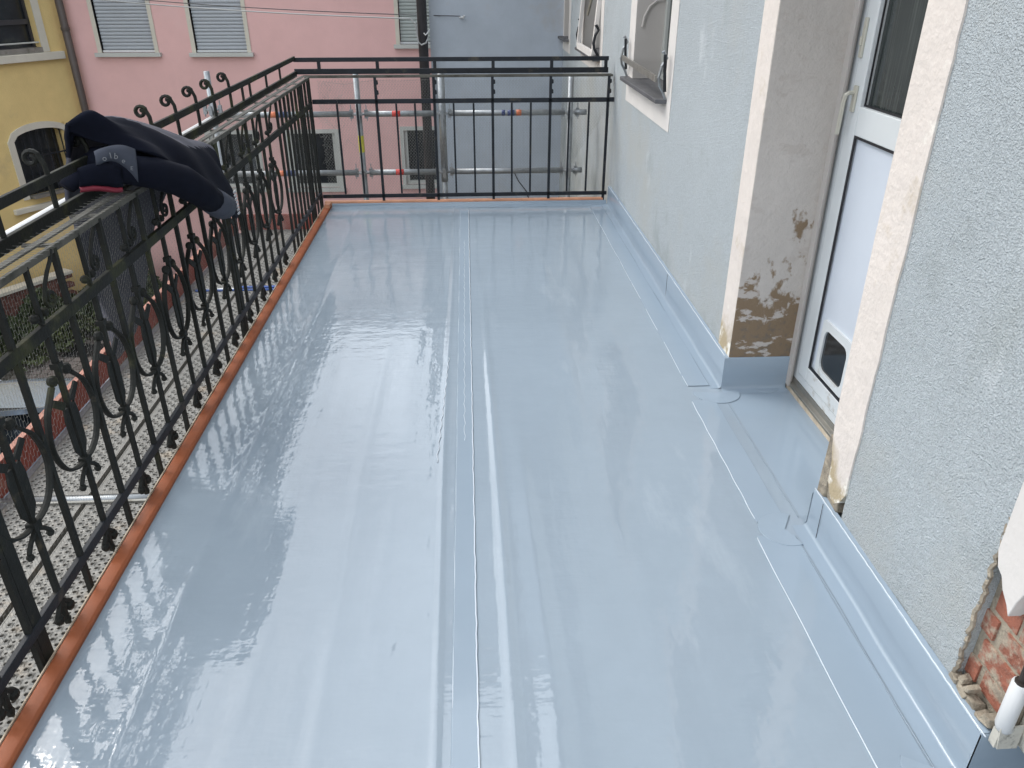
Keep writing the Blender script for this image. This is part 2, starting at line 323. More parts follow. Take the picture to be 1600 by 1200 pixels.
bead([(-.012+.0007*math.sin(i*1.1)+.0009*math.sin(i*2.7), -.2+6.2*i/160, .0032+zfloor(-.012, -.2+6.2*i/160)) for i in range(161)], .0023)
bead([(-.0745+.0008*math.sin(i*1.1), -.2+6.2*i/80, .0018+zfloor(-.0745, -.2+6.2*i/80)) for i in range(81)], .0011)
bead([(-.044+.003*math.sin(i*1.9), 2.6+2.6*i/80, .0030+zfloor(-.044, 2.6+2.6*i/80)) for i in range(81)], .0012)
bead([(-.118+.003*math.sin(i*1.3)-.0006*i, 3.35-.9*i/50, .0015+zfloor(-.118, 3.35-.9*i/50)) for i in range(51)], .0018)
def patch(cx, cy, r, a0=0, a1=360, z=.0045, sx=1, sy=1):
    n = 28; pts = [(cx+sx*r*math.cos(R(a0+(a1-a0)*i/n)), cy+sy*r*math.sin(R(a0+(a1-a0)*i/n))) for i in range(n+1)]
    mb = MB(); mb.add([(cx, cy, z)]+[(x, y, z) for x, y in pts]+[(cx+(x-cx)*1.02, cy+(y-cy)*1.02, .001) for x, y in pts],
        [(0, i+1, i+2) for i in range(n)]+[(i+1, i+n+2, i+n+3, i+2) for i in range(n)])
    mb.build('corner_patch', 'scuff', floor)
    bead([(x, y, z-.0015) for x, y in pts], .0014, m='membrane_strip')
patch(1.055, 2.93, .10, 170, 375, sy=.9); patch(1.01, 1.99, .085, 60, 290, sy=1.0); patch(1.06, 1.10, .10, 150, 400)
for yb in (4.05, 1.93): bead([(1.0885, yb, .004), (1.0875, yb+.001, .145)], .0009, m='rubber')
patch(1.29, 2.985, .06, 180, 360, z=.003)

# ------------------------------------------------------------------ own house (pale blue) : wall x = 1.11
house = empty('blue_house', (1.11, 4, GZ), 'pale blue roughcast house with a white door along the right side of the balcony', 'house')
XW = 1.11; ZT = 5.2
def wallpieces(mb, holes, y0, y1, z0, z1, xa, xb):
    """rectangles of wall around holes [(ya,yb,za,zb)] sorted by y"""
    y = y0
    for ya, yb, za, zb in holes:
        mb.box(xa, xb, y, ya, z0, z1); mb.box(xa, xb, ya, yb, z0, za); mb.box(xa, xb, ya, yb, zb, z1); y = yb
    mb.box(xa, xb, y, y1, z0, z1)
HOLES = [(-.2, 1.09, -.02, 2.3), (2.01, 2.985, -.02, 2.35), (4.56, 5.50, .985, 2.5), (6.95, 7.95, .985, 2.5), (9.1, 9.52, .985, 2.5)]
wm = MB(); y = -3
bands = [1.245, ]
# stucco skin 15 mm thick on the brick core, cut back where the plaster bands run
SK = [(-3, -.36), (1.245, 1.852), (3.135, 4.405), (5.685, 6.80), (8.07, 8.95), (9.66, 9.72)]
for a, b in SK: wm.box(XW, XW+.05, a, b, GZ if a > 6 else -.02, ZT)
wm.box(XW, XW+.05, 4.405, 5.685, -.02, .845); wm.box(XW, XW+.05, 6.80, 8.07, GZ, .885); wm.box(XW, XW+.05, 8.95, 9.66, GZ, .87)
wm.box(XW, XW+.05, 6.1, 6.8, GZ, -.02)
for a, b in ((4.405, 5.685), (6.8, 8.07), (8.95, 9.66), (1.852, 3.135), (-.36, 1.245)): wm.box(XW, XW+.05, a, b, 2.62, ZT)
wm.build('wall', 'stucco', house)
core = MB(); wallpieces(core, HOLES, -3, 9.74, GZ, ZT, XW+.052, XW+.36); core.build('wall_core', 'reveal', house)
back = MB(); back.box(XW+.37, XW+3, -3, 9.74, GZ, ZT); back.build('inner_block', 'rubber', house)
# bands
def band(y0, y1, z0, z1, m='band', xo=.004, jag=0, edges='v'):
    mb = MB(); n = max(2, int((z1-z0)/.04)); A = []; B = []
    for i in range(n+1):
        z = z0+(z1-z0)*i/n
        A.append((y0+random.uniform(-jag, jag), z)); B.append((y1+random.uniform(-jag, jag)*.3, z))
    mb.prism(A+B[::-1], 0, XW-xo, XW+.053); return mb.build('plaster_band', m, house)
band(2.9845, 3.137, .145, 2.62, jag=.0015); 
band(4.405, 4.56, .985, 2.62, 'band_white'); band(5.50, 5.687, .985, 2.62, 'band_white'); band(4.405, 5.687, .845, .985, 'band_white')
band(6.80, 6.95, .985, 2.62, 'band_white'); band(7.95, 8.07, .985, 2.62, 'band_white'); band(6.80, 8.07, .885, .985, 'band_white')
band(8.95, 9.1, .985, 2.62, 'band_white'); band(9.52, 9.66, .985, 2.62, 'band_white'); band(8.95, 9.66, .87, .985, 'band_white')
for q0, q1, q2 in ((2.01, 2.9845, 2.35), (4.56, 5.5, 2.5), (6.95, 7.95, 2.5), (9.1, 9.52, 2.5), (-.2, 1.088, 2.3)): MB().box(XW-.004, XW+.053, q0, q1, q2, 2.62).build('lintel_band', 'band', house)
# near jamb band, eroded foot
poly = [(1.850, .235)]+[(1.850+random.uniform(-.003, .003), .235+.045*i) for i in range(1, 53)]+[(2.008, 2.62), (2.008, 2.3), (2.006, 1.6), (2.009, 1.0), (2.005, .7), (2.003, .5), (2.0, .40), (1.985, .33), (1.995, .28), (1.975, .22), (1.955, .20), (1.93, .17), (1.905, .165), (1.875, .19)]
MB().prism(poly, 0, XW-.006, XW+.053).build('plaster_band', 'band', house)
# reveals of the door niche
mb = MB(); mb.box(XW-.003, 1.385, 2.9795, 2.9840, .145, 2.35); tag(mb.build('door_reveal', 'reveal_damp', house), 'grey door reveal with brown damp stains at its foot')
mb = MB(); mb.box(XW+.01, 1.385, 2.0110, 2.0150, .0, 2.35); mb.build('door_reveal', 'band', house)
# broken foot of the near jamb
def rough_block(mb, cx, cy, cz, sx, sy, sz, j=.2, seed=0):
    rr = random.Random(seed); b = MB().box(cx-sx/2, cx+sx/2, cy-sy/2, cy+sy/2, cz-sz/2, cz+sz/2)
    b.v = [(x+rr.uniform(-j, j)*sx, y+rr.uniform(-j, j)*sy, z+rr.uniform(-j, j)*sz) for x, y, z in b.v]; mb.v2 = 0
    n = len(mb.v); mb.v += b.v; mb.f += [tuple(i+n for i in f) for f in b.f]
mb = MB(); rough_block(mb, 1.128, 1.985, .25, .05, .045, .20, .1, 3); rough_block(mb, 1.13, 1.94, .17, .045, .10, .05, .12, 4)
mb.build('broken_plaster', 'lime', house, bevel=.006)

# ---- near jamb: missing plaster, bricks behind
mb = MB(); mb.box(XW+.030, XW+.36, 1.085, 1.245, .12, 1.6)
mb.build('mortar_bed', 'lime', house)
bricks = [(1.150, .20, .085, .058), (1.165, .268, .115, .056), (1.135, .336, .09, .058), (1.19, .403, .08, .056), (1.115, .403, .05, .056), (1.11, .475, .05, .056), (1.105, .545, .045, .056), (1.225, .20, .04, .056), (1.225, .336, .05, .056)]
bm = MB().box(-.02, .02, -.5, .5, -.5, .5).mesh('brick', 'brick')
for k, (yy, zz, w, h) in enumerate(bricks):
    o = inst('brick', bm, house, (XW+.0455+random.uniform(-.002, .003), yy, zz), (0, random.uniform(-.03, .03), random.uniform(-.03, .03)), (1, w, h))
    b = o.modifiers.new('b', 'BEVEL'); b.width = .06; b.segments = 2
# rubble at the foot
for k, (yy, zz, s) in enumerate([(1.235, .155, .03), (1.20, .150, .036), (1.165, .155, .03), (1.13, .15, .026), (1.105, .17, .03), (1.18, .18, .022), (1.215, .175, .018)]):
    mb = MB(); rough_block(mb, XW+.006, yy, zz, .03, s, s*.7, .22, 20+k); mb.build('rubble', 'lime', house, bevel=.003)
# hanging plaster band with jagged lower and right edge
poly = [(1.243, .535), (1.228, .50), (1.210, .49), (1.195, .465), (1.172, .445), (1.158, .425), (1.150, .47), (1.140, .50), (1.138, .56), (1.142, .62), (1.130, .66), (1.118, .70), (1.115, .78), (1.10, .80), (1.092, .86), (1.088, 1.0), (1.088, 2.62), (1.243, 2.62)]
MB().prism(poly, 0, XW-.003, XW+.032).build('plaster_band', 'band_white', house, bevel=.002)
# stucco raw edge
pts = [(XW+.004+random.uniform(-.003, .003), 1.245+random.uniform(-.004, .004), .15+.012*i) for i in range(40)]
MB().tube(pts, .006, 5).build('plaster_edge', 'lime', house)
# old shutter and its hinge in the near opening
mb = MB(); mb.box(1.118, 1.165, 1.045, 1.083, .37, 2.2)
nd = mb.build('shutter', 'paintwhite', house, bevel=.003); nd['label'] = 'white enamelled shutter stile in the near opening'
mb = MB(); mb.box(1.118, 1.150, .3, 1.045, .37, .44); mb.box(1.125, 1.14, .3, 1.045, .44, 2.2); mb.build('shutter_board', 'paintwhite', nd)
mb = MB().tube([(1.118, 1.072, .18), (1.118, 1.072, .19), (1.114, 1.072, .20), (1.114, 1.072, .325)], .0175, 12, rs=[.012, .018, .018, .018]); mb.build('hinge_sleeve', 'paintwhite', nd, smooth=True)
MB().tube([(1.114, 1.072, .32), (1.114, 1.072, .405)], .0085, 10).build('hinge_pin', 'rust', nd)
MB().tube([(1.114, 1.072, .318), (1.114, 1.072, .330)], .014, 10).build('hinge_collar', 'rust', nd)
mb = MB(); mb.prism([(1.11, .135), (1.155, .135), (1.15, .205), (1.10, .20)], 1, 1.06, 1.064); mb.box(1.105, 1.15, 1.0645, 1.084, .135, .18); mb.build('hinge_plate', 'oldcream', nd)
mb = MB(); mb.box(1.16, 1.20, 1.02, 1.084, .135, 2.2); mb.box(1.20, 1.26, 1.03, 1.084, .135, 2.2); mb.build('old_frame', 'oldcream', house, bevel=.004)
mb = MB(); mb.box(1.26, 1.36, 1.05, 1.084, .132, 2.2); mb.build('old_reveal', 'reveal', house)

# ---- white door
door = empty('door', (1.42, 2.5, 0), None, None); door.parent = house; door.location = (1.42-1.11, 2.5-4, 0-GZ)
def dpart(mb, name, m, bevel=0, par=None): return mb.build(name, m, par or door, bevel=bevel)
XD = 1.42
mb = MB(); mb.box(1.374, 1.386, 2.945, 2.984, .02, 2.34); mb.box(1.388, 1.400, 2.962, 2.984, .02, 2.34); dpart(mb, 'roller_guide', 'reveal', .002)
mb = MB(); mb.box(1.405, 1.47, 2.925, 2.984, .02, 2.34); mb.box(1.405, 1.47, 2.0, 2.04, .02, 2.34); mb.box(1.405, 1.47, 2.04, 2.925, 2.28, 2.34); mb.box(1.402, 1.47, 2.04, 2.925, .06, .098)
dpart(mb, 'door_frame', 'upvc', .004)
mb = MB()   # sash stiles and rails
mb.box(1.395, 1.45, 2.835, 2.915, .104, 2.27); mb.box(1.395, 1.45, 2.05, 2.12, .104, 2.27)
mb.box(1.395, 1.45, 2.12, 2.835, .104, .165); mb.box(1.395, 1.45, 2.12, 2.835, 1.105, 1.205); mb.box(1.395, 1.45, 2.12, 2.835, 2.20, 2.27)
dpart(mb, 'sash', 'upvc', .004)
mb = MB(); mb.box(1.401, 1.403, 2.9155, 2.9245, .10, 2.28); mb.box(1.3965, 1.402, 2.825, 2.8345, .165, 1.105); mb.box(1.3965, 1.402, 2.12, 2.825, .1655, .176); mb.box(1.3965, 1.402, 2.12, 2.825, 1.0965, 1.1045)
mb.box(1.41, 1.415, 2.12, 2.835, 1.2055, 1.212); mb.box(1.41, 1.415, 2.829, 2.8345, 1.212, 2.2); dpart(mb, 'gasket', 'rubber')
mb = MB(); mb.box(1.408, 1.43, 2.12, 2.835, .165, 1.105); dpart(mb, 'lower_panel', 'panel')
mb = MB(); mb.box(1.425, 1.435, 2.12, 2.835, 1.205, 2.20); dpart(mb, 'glass_pane', 'glass')
mb = MB(); 
for k in range(14): mb.box(1.416, 1.4245, 2.14+k*.05, 2.146+k*.05, 1.21, 2.19)
# cat flap
def rrect(y0, y1, z0, z1, r, n=4):
    P = []
    for cy, cz, a in ((y1-r, z1-r, 0), (y0+r, z1-r, 90), (y0+r, z0+r, 180), (y1-r, z0+r, 270)):
        for i in range(n+1): P.append((cy+r*math.cos(R(a+90*i/n)), cz+r*math.sin(R(a+90*i/n))))
    return P
cf = MB(); oP = rrect(2.53, 2.785, .18, .41, .02); iP = rrect(2.555, 2.757, .205, .375, .035); n = len(oP)
cf.add([(1.398, y, z) for y, z in oP]+[(1.398, y, z) for y, z in iP]+[(1.408, y, z) for y, z in oP]+[(1.412, y, z) for y, z in iP],
       [(i, (i+1) % n, n+(i+1) % n, n+i) for i in range(n)]+[(i, 2*n+i, 2*n+(i+1) % n, (i+1) % n) for i in range(n)]+[(n+i, n+(i+1) % n, 3*n+(i+1) % n, 3*n+i) for i in range(n)])
fr = dpart(cf, 'cat_flap', 'upvc')
MB().prism(iP, 0, 1.4055, 1.4075).build('flap_pane', 'glass_dark', fr)
mb = MB(); mb.box(1.385, 1.395, 2.885, 2.905, 1.36, 1.49); mb.box(1.378, 1.386, 2.889, 2.901, 1.40, 1.43); dpart(mb, 'door_bolt', 'handle', .003)
mb = MB(); mb.box(1.386, 1.395, 2.865, 2.892, 1.18, 1.27); h = dpart(mb, 'door_handle', 'handle', .003)
MB().tube([(1.392, 2.878, 1.245), (1.368, 2.88, 1.245), (1.360, 2.884, 1.238), (1.358, 2.888, 1.21), (1.358, 2.892, 1.10)], .008, 6).build('handle_lever', 'handle', h)
mb = MB(); mb.prism([(1.383, .004), (1.383, .028), (1.402, .034), (1.402, .058), (1.47, .060), (1.47, .004)], 1, 2.012, 2.975); dpart(mb, 'threshold', 'alu', .002)
mb = MB(); mb.prism([(1.3815, .0), (1.3815, .020), (1.3835, .0)], 1, 2.012, 2.975); dpart(mb, 'threshold_lip', 'mortar')

# ---- windows of own house
def house_window(y0, y1, z0, z1, xd, slate=True, sc=1, open_sash=False):
    w = bpy.data.objects.new('window', None); COL.objects.link(w); w.parent = house; w.location = (xd-1.11, (y0+y1)/2-4, z0-GZ)
    f = .055
    mb = MB(); mb.box(xd, xd+.05, y0, y0+f, z0, z1); mb.box(xd, xd+.05, y1-f, y1, z0, z1); mb.box(xd, xd+.05, y0+f, y1-f, z0, z0+f); mb.box(xd, xd+.05, y0+f, y1-f, z1-f, z1)
    ym = (y0+y1)/2; mb.box(xd-.004, xd+.05, ym-.04, ym+.04, z0+f, z1-f); mb.build('window_frame', 'frame_grey', w, bevel=.003)
    MB().box(xd+.02, xd+.03, y0+f, y1-f, z0+f, z1-f).build('glass_pane', 'glass', w)
    mb = MB(); mb.prism([(1.045, y0-.07+.02), (1.045, y1+.12), (XW+.0, y1+.13), (XW, y1), (xd+.02, y1-.002), (xd+.02, y0+.002), (XW, y0), (XW-.005, y0-.07)], 2, z0-.002, z0+.022)
    mb.build('window_sill', 'slate', w, bevel=.003)
    MB().box(XW-.002, xd+.05, y1-.004, y1-.0005, z0+.02, z1).build('window_reveal', 'reveal', w); MB().box(XW-.002, xd+.05, y0+.0005, y0+.004, z0+.02, z1).build('window_reveal', 'reveal', w)
    return w
w1 = house_window(4.56, 5.50, .985, 2.49, 1.29)
w2 = house_window(6.95, 7.95, .985, 2.49, 1.27)
w3 = house_window(9.1, 9.52, .985, 2.49, 1.25)
# flower-box stay bar with hooked brackets
mb = MB().bar((1.055, 5.62, 1.125), (1.055, 4.58, 1.105), .010, .034); mb.build('stay_bar', 'alu', w1)
def hookpts(y, s=1, z0=1.02):
    return [(XW-.004, y, z0-.03), (1.085, y, z0+.02), (1.060, y, z0+.06), (1.052, y, z0+.10), (1.065, y, z0+.16), (1.09, y, z0+.20), (1.07, y, z0+.235), (1.06, y, z0+.225)]
for y in (4.50, 5.66):
    MB().tube(hookpts(y), .008, 5).build('bracket', 'galv', w1)
    MB().tube([(1.085, y-.03, 1.05), (1.075, y-.03, 1.16), (1.07, y-.035, 1.24)], .009, 5).build('bracket', 'iron', w1)
# curved casement stay on the far reveal
MB().tube([(1.15, 5.49, 1.32), (1.16, 5.49, 1.38), (1.19, 5.49, 1.44), (1.23, 5.49, 1.47), (1.28, 5.49, 1.48)], .010, 5).build('casement_stay', 'reveal', w1)
MB().box(1.27, 1.282, 4.60, 4.625, 1.02, 1.45).build('blind_rail', 'handle', w1)
# second window: tilted fly screen frame standing on its sill, leaning outward at the top
mb = MB()
a = Vector((1.06, 6.98, 1.03)); b = Vector((1.06, 7.93, 1.03)); c = Vector((1.16, 7.93, 2.3)); d_ = Vector((1.16, 6.98, 2.3))
mb.bar(a, b, .03, .05); mb.bar(a, d_, .03, .05, (0, 1, 0)); mb.bar(b, c, .03, .05, (0, 1, 0)); mb.bar(d_, c, .03, .05); mb.build('screen_frame', 'band_white', w2)
for y in (6.93, 7.98): MB().tube(hookpts(y), .012, 5).build('bracket', 'iron', w2)
MB().tube([(1.09, 7.6, 1.3), (1.12, 7.55, 1.45), (1.13, 7.4, 1.65)], .012, 5).build('casement_stay', 'alu', w2)

# ---- wing at the far right
wing = MB(); wing.box(-.40, 3.6, 9.60, 13.5, GZ, 9.0)
wing.build('wing_wall', 'stucco_far', house)
mb = MB(); mb.box(-.7, 4, 9.3, 13.8, 9.0, 9.2); mb.build('roof', 'roof', house)
mb = MB(); mb.box(XW-.6, XW+3.2, -3.2, 9.3, ZT, ZT+.18); mb.build('roof', 'roof', house)
MB().tube([(-.06, 9.595, 1.20), (-.02, 9.53, 1.20), (-.01, 9.52, 1.22)], .012, 6).build('anchor', 'paintwhite', house)
crack = [(.52, 9.597, -.45), (.60, 9.597, -.62), (.70, 9.597, -.75), (.78, 9.597, -.98), (.86, 9.597, -1.1)]
MB().tube(crack, .008, 4).build('crack', 'rubber', house)

# ------------------------------------------------------------------ drain pipes
def pipe(name, x, y, r, z0, z1, m, label, clips):
    p = empty(name, (x, y, z0), label, 'drainpipe')
    MB().tube([(x, y, z0), (x, y, z1)], r, 16).build('pipe', m, p, smooth=True)
    for z in clips: MB().tube([(x, y, z), (x, y, z+.04)], r*1.16, 16).build('pipe_clip', m, p)
    return p
pipe('drainpipe', -.475, 9.50, .055, GZ, 8.9, 'pipe', 'thick black drainpipe on the corner between the pink house and the blue-grey wing', [-1.0, .62, 2.2])
pipe('drainpipe', -5.42, 11.88, .05, GZ, 2.28, 'pipe_brown', 'brown drainpipe between the yellow and the pink house', [-1.5, .95, 3])
MB().tube([(-.478, 9.44, 1.00), (-.44, 9.43, .97), (-.40, 9.45, 1.02)], .006, 5)

# ------------------------------------------------------------------ pink house
pink = empty('pink_house', (-3, 12, GZ), 'pink rendered house with grey roller shutters across the lane', 'house')
PW = [(-5.05, -4.33, .66, 2.0, 'shutter'), (-3.765, -3.06, .655, 2.0, 'shutter'), (-.925, -.25, .75, 2.0, 'shutter_g'),
      (-3.80, -3.13, -1.24, -.45, 0), (-2.665, -1.965, -1.25, -.45, 0), (-.955, -.27, -1.22, -.42, 0)]
mb = MB()
xs = sorted(set([-5.5, 2.0]+[v for w in PW for v in w[:2]]))
for a, b in zip(xs[:-1], xs[1:]):
    hs_ = sorted([(w[2], w[3]) for w in PW if w[0] <= a+1e-6 and w[1] >= b-1e-6]); z = GZ
    for q0, q1 in hs_: mb.box(a, b, 12, 12.3, z, q0); z = q1
    mb.box(a, b, 12, 12.3, z, 2.3)
mb.box(-5.5, 2, 12.5, 18.5, GZ, 2.3); mb.build('wall', 'pink', pink)
mb = MB(); mb.box(-5.48, 2.1, 11.70, 18.9, 2.3, 2.38); mb.prism([(11.70, 2.381), (15.6, 5.1), (18.9, 2.381)], 0, -5.48, 2.1); mb.build('roof', 'roof_pale', pink)
for k, (x0, x1, z0, z1, sh) in enumerate(PW):
    w = bpy.data.objects.new('window', None); COL.objects.link(w); w.parent = pink; w.location = ((x0+x1)/2+3, 0, z0-GZ)
    t = .055; q = 11.985
    mb = MB(); mb.box(x0-t, x0, q, 12.2, z0, z1+t); mb.box(x1, x1+t, q, 12.2, z0, z1+t); mb.box(x0, x1, q, 12.2, z1, z1+t); mb.build('window_frame', 'trim' if sh else 'frame_grey', w)
    mb = MB(); mb.box(x0-t-.03, x1+t+.03, 11.93, 12.02, z0-.05, z0); mb.build('window_sill', 'frame_grey', w)
    if sh:
        n = int((z1-z0)/.045); me = MB().prism([(12.045, 0), (12.036, .010), (12.034, .025), (12.040, .038), (12.048, .044), (12.055, .022)], 0, x0+.012, x1-.012)
        me = me.mesh('shutter_slat', sh); inv = parent_mat(w).inverted()
        me.transform(inv)
        for i in range(n):
            o = bpy.data.objects.new('shutter_slat', me); COL.objects.link(o); o.parent = w; o.location = (0, 0, z0+.035+i*.045)
        mb = MB(); mb.box(x0, x1, 12.02, 12.05, z0+.004, z0+.030); mb.build('shutter_bottom_bar', 'paintwhite', w)
        mb = MB(); mb.box(x0, x1, 12.06, 12.08, z0, z1); mb.build('glass_pane', 'glass_dark', w)
    else:
        mb = MB(); mb.box(x0, x1, 12.08, 12.1, z0, z1); mb.build('glass_pane', 'glass_dark', w)
        mb = MB(); mb.box(x0, x0+.05, 12.03, 12.08, z0, z1); mb.box(x1-.05, x1, 12.03, 12.08, z0, z1); mb.box(x0+.05, x1-.05, 12.03, 12.08, z0, z0+.05)
        mb.build('sash', 'frame_grey', w)
tag(next(o for o in pink.children if o.name.startswith('window')), 'leftmost upper window with closed grey roller shutter')

# ------------------------------------------------------------------ yellow house, facade turned toward the lane
rzy = math.atan2(-.866, -.5)
yel = empty('yellow_house', (-5.5, 12.0, GZ), 'ochre yellow house with a barred arched window at the left of the pink house', 'house')
yel.rotation_euler = (0, 0, rzy)
# local frame: +x along facade toward the camera-left, local y = outward normal * -1 ; outward normal (0.866,-0.5)
ymx = Matrix.Translation((-5.5, 12.0, 0)) @ Matrix.Rotation(rzy, 4, 'Z')
def ybuild(mb, name, m, parent=yel, **k):
    mb.v = [tuple(ymx @ Vector(v)) for v in mb.v]; return mb.build(name, m, parent, **k)
# outward normal in local coords: +y (rot of +y by rzy = (0.866,-0.5))
UW = (.385, 1.35, .70, 2.1); AW = (.345, 1.13, -1.12, -.36)
def arch(x0, x1, z0, zs, rise, n=12, off=0):
    P = [(x0-off, z0), (x1+off, z0)]; c = (x0+x1)/2; hw = (x1-x0)/2+off
    for i in range(n+1):
        a = i/n; x = x1+off-(2*hw)*a; P.append((x, zs+(rise+off)*math.sqrt(max(0, 1-((x-c)/hw)**2))*1.0 if 0 < i < n else zs))
    return P
mb = MB(); 
mb.box(0, UW[0], -.35, 0, GZ, 3.0); mb.box(UW[1], 12, -.35, 0, GZ, 3.0); mb.box(UW[0], UW[1], -.35, 0, UW[3], 6.4)
mb.box(UW[0], UW[1], -.35, 0, -.20, UW[2]); 
mb.box(UW[0], UW[1], -.35, 0, GZ, AW[2])
ac = (AW[0]+AW[1])/2; ahw = (AW[1]-AW[0])/2; K = 12
for i in range(K):
    xa = AW[0]+2*ahw*i/K; xb = AW[0]+2*ahw*(i+1)/K
    za = AW[3]+.12*math.sqrt(max(0, 1-((xa-ac)/ahw)**2)); zb = AW[3]+.12*math.sqrt(max(0, 1-((xb-ac)/ahw)**2))
    mb.prism([(max(xa, UW[0]-.04), za), (xb, zb), (xb, -.2), (max(xa, UW[0]-.04), -.2)], 1, -.35, 0)
mb.box(AW[1], UW[1], -.35, 0, AW[2], -.2)
# fill behind and the rest of the block
mb.box(0, 12, -8, -.9, GZ, 3.0); ybuild(mb, 'wall', 'yellow')
mb = MB(); mb.box(-.1, 12.2, -8.2, .30, 3.0, 3.1); mb.prism([(.30, 3.101), (-4, 5.0), (-8.2, 3.101)], 0, -.1, 12.2); ybuild(mb, 'roof', 'roof_pale')
def yempty(name, x, z):
    w = bpy.data.objects.new(name, None); COL.objects.link(w); w.parent = yel; w.location = (x, 0, z-GZ); return w
wu = yempty('window', .85, UW[2])
mb = MB(); mb.box(UW[0]-.10, UW[0], -.2, .015, UW[2], UW[3]+.1); mb.box(UW[1], UW[1]+.1, -.2, .015, UW[2], UW[3]+.1); mb.box(UW[0], UW[1], -.2, .015, UW[3], UW[3]+.1); ybuild(mb, 'window_frame', 'trim', wu)
mb = MB(); mb.box(UW[0]-.27, UW[1]+.3, -.1, .07, UW[2]-.10, UW[2]-.005); ybuild(mb, 'window_sill', 'trim', wu, bevel=.006)
mb = MB(); mb.box(UW[0], UW[1], -.16, -.15, UW[2], UW[3]); ybuild(mb, 'glass_pane', 'glass_dark', wu)
mb = MB(); mb.box(UW[0], UW[1], -.14, -.10, UW[2], UW[2]+.07); mb.box(UW[0], UW[1], -.14, -.11, UW[2]+.34, UW[2]+.40); mb.box(UW[0], UW[0]+.03, -.14, -.11, UW[2], UW[3]); ybuild(mb, 'sash', 'pipe', wu)
mb = MB().tube([(UW[0], -.03, UW[2]+.12), (UW[1], -.03, UW[2]+.12)], .010, 6); ybuild(mb, 'rail', 'frame_grey', wu)
mb = MB(); mb.box(UW[0], UW[1], -.10, .02, UW[2]-.004, UW[2]+.06); ybuild(mb, 'shutter_housing', 'alu', wu)
wa = yempty('arched_window', ac, AW[2])
# arched trim ring
mb = MB(); inn = arch(AW[0], AW[1], AW[2], AW[3], .12); out = arch(AW[0], AW[1], AW[2], AW[3], .12, off=.085); n = len(inn)
vs = [(x, .02, z) for x, z in inn]+[(x, .02, z) for x, z in out]+[(x, -.12, z) for x, z in inn]+[(x, 0, z) for x, z in out]
mb.add(vs, [(i, (i+1) % n, n+(i+1) % n, n+i) for i in range(1, n)]+[(i, 2*n+i, 2*n+(i+1) % n, (i+1) % n) for i in range(n)]+[(n+i, n+(i+1) % n, 3*n+(i+1) % n, 3*n+i) for i in range(n)])
ybuild(mb, 'arch_trim', 'trim', wa)
mb = MB(); mb.prism(inn, 1, -.2, -.19); ybuild(mb, 'glass_pane', 'glass_dark', wa)
mb = MB(); mb.box(AW[0]-.0, AW[1]+.27, -.05, .06, AW[2]-.16, AW[2]-.09); ybuild(mb, 'window_sill', 'trim', wa, bevel=.006)
mb = MB(); mb.box(AW[0]+.05, AW[1]-.02, -.02, .10, AW[2]+.0, AW[2]+.04); ybuild(mb, 'bottom_bar', 'alu', wa)
for i in range(7):
    x = AW[0]+.06+i*(2*ahw-.12)/6; zt = AW[3]+.12*math.sqrt(max(0, 1-((x-ac)/ahw)**2))
    ybuild(MB().tube([(x, -.06, AW[2]), (x, -.06, zt)], .008, 5), 'grille_bar', 'iron', wa)
for z in (AW[2]+.22, AW[2]+.52): ybuild(MB().bar((AW[0], -.06, z), (AW[1], -.06, z), .006, .022), 'grille_rail', 'iron', wa)

# ------------------------------------------------------------------ cable
mb = MB()
def sag(a, b, s, n=24): return [tuple(np.array(a)*(1-t)+np.array(b)*t-np.array([0, 0, 4*s*t*(1-t)])) for t in np.linspace(0, 1, n)]
cab = empty('overhead_cable', (-.62, 9.5, 1.2), 'pair of thin grey cables strung across the pink facade to the black drainpipe', 'cable')
MB().tube(sag((-6.0, 11.55, 1.46), (-.62, 9.45, 1.195), .05), .007, 5).build('cable_strand', 'cable', cab)
MB().tube(sag((-6.0, 11.55, 1.50), (-.05, 9.50, 1.215), .06), .005, 5).build('cable_strand', 'cable_dark', cab)
MB().tube([(-.70, 9.47, 1.195), (-.60, 9.45, 1.195), (-.55, 9.43, 1.15), (-.535, 9.43, 1.05), (-.525, 9.42, .96), (-.49, 9.42, .93), (-.44, 9.42, .95), (-.415, 9.47, 1.0)], .009, 6).build('cable_loop', 'cable', cab)
MB().tube([(-.46, 9.43, 1.05), (-.44, 9.42, 1.03), (-.42, 9.44, 1.05), (-.40, 9.5, 1.08)], .007, 5).build('cable_hook', 'paintwhite', cab)

# ------------------------------------------------------------------ scaffold
scaf = empty('scaffold', (-1.6, 3, GZ), 'galvanised tube scaffold with perforated steel decks and a red toe board outside the railing', 'scaffold')
DZ = -.43
def rosette(mbs, x, y, z):
    mb = MB(); mb.tube([(x, y, z-.006), (x, y, z+.006)], .058, 10)
    for a in range(4):
        ca, sa = math.cos(a*math.pi/2), math.sin(a*math.pi/2)
        mb.box(x+ca*.062-.014, x+ca*.062+.014, y+sa*.062-.014, y+sa*.062+.014, z-.035, z+.035)
        mb.bar((x+ca*.068, y+sa*.068, z-.055), (x+ca*.064, y+sa*.064, z+.075), .006, .018)
    return mb
def standard(x, y, ztop, nodes, tape=None):
    s = MB().tube([(x, y, GZ), (x, y, ztop)], .024, 12).build('standard', 'galv', scaf, smooth=True)
    for z in nodes: rosette(None, x, y, z).build('coupler', 'galv', s)
    if tape: MB().tube([(x, y, tape), (x, y, tape+.14)], .0247, 12).build('marking_band', 'tape_yellow', s)
standard(-.92, 6.95, .90, [.575, .085], .26); standard(-.215, 6.95, .90, [.575, .085])
standard(.88, 6.95, .88, [.575, .085])
standard(-2.13, 6.95, .92, [.62, .085]); standard(-2.13, 4.6, .60, [.10]); standard(-2.13, 2.2, .60, [.10])
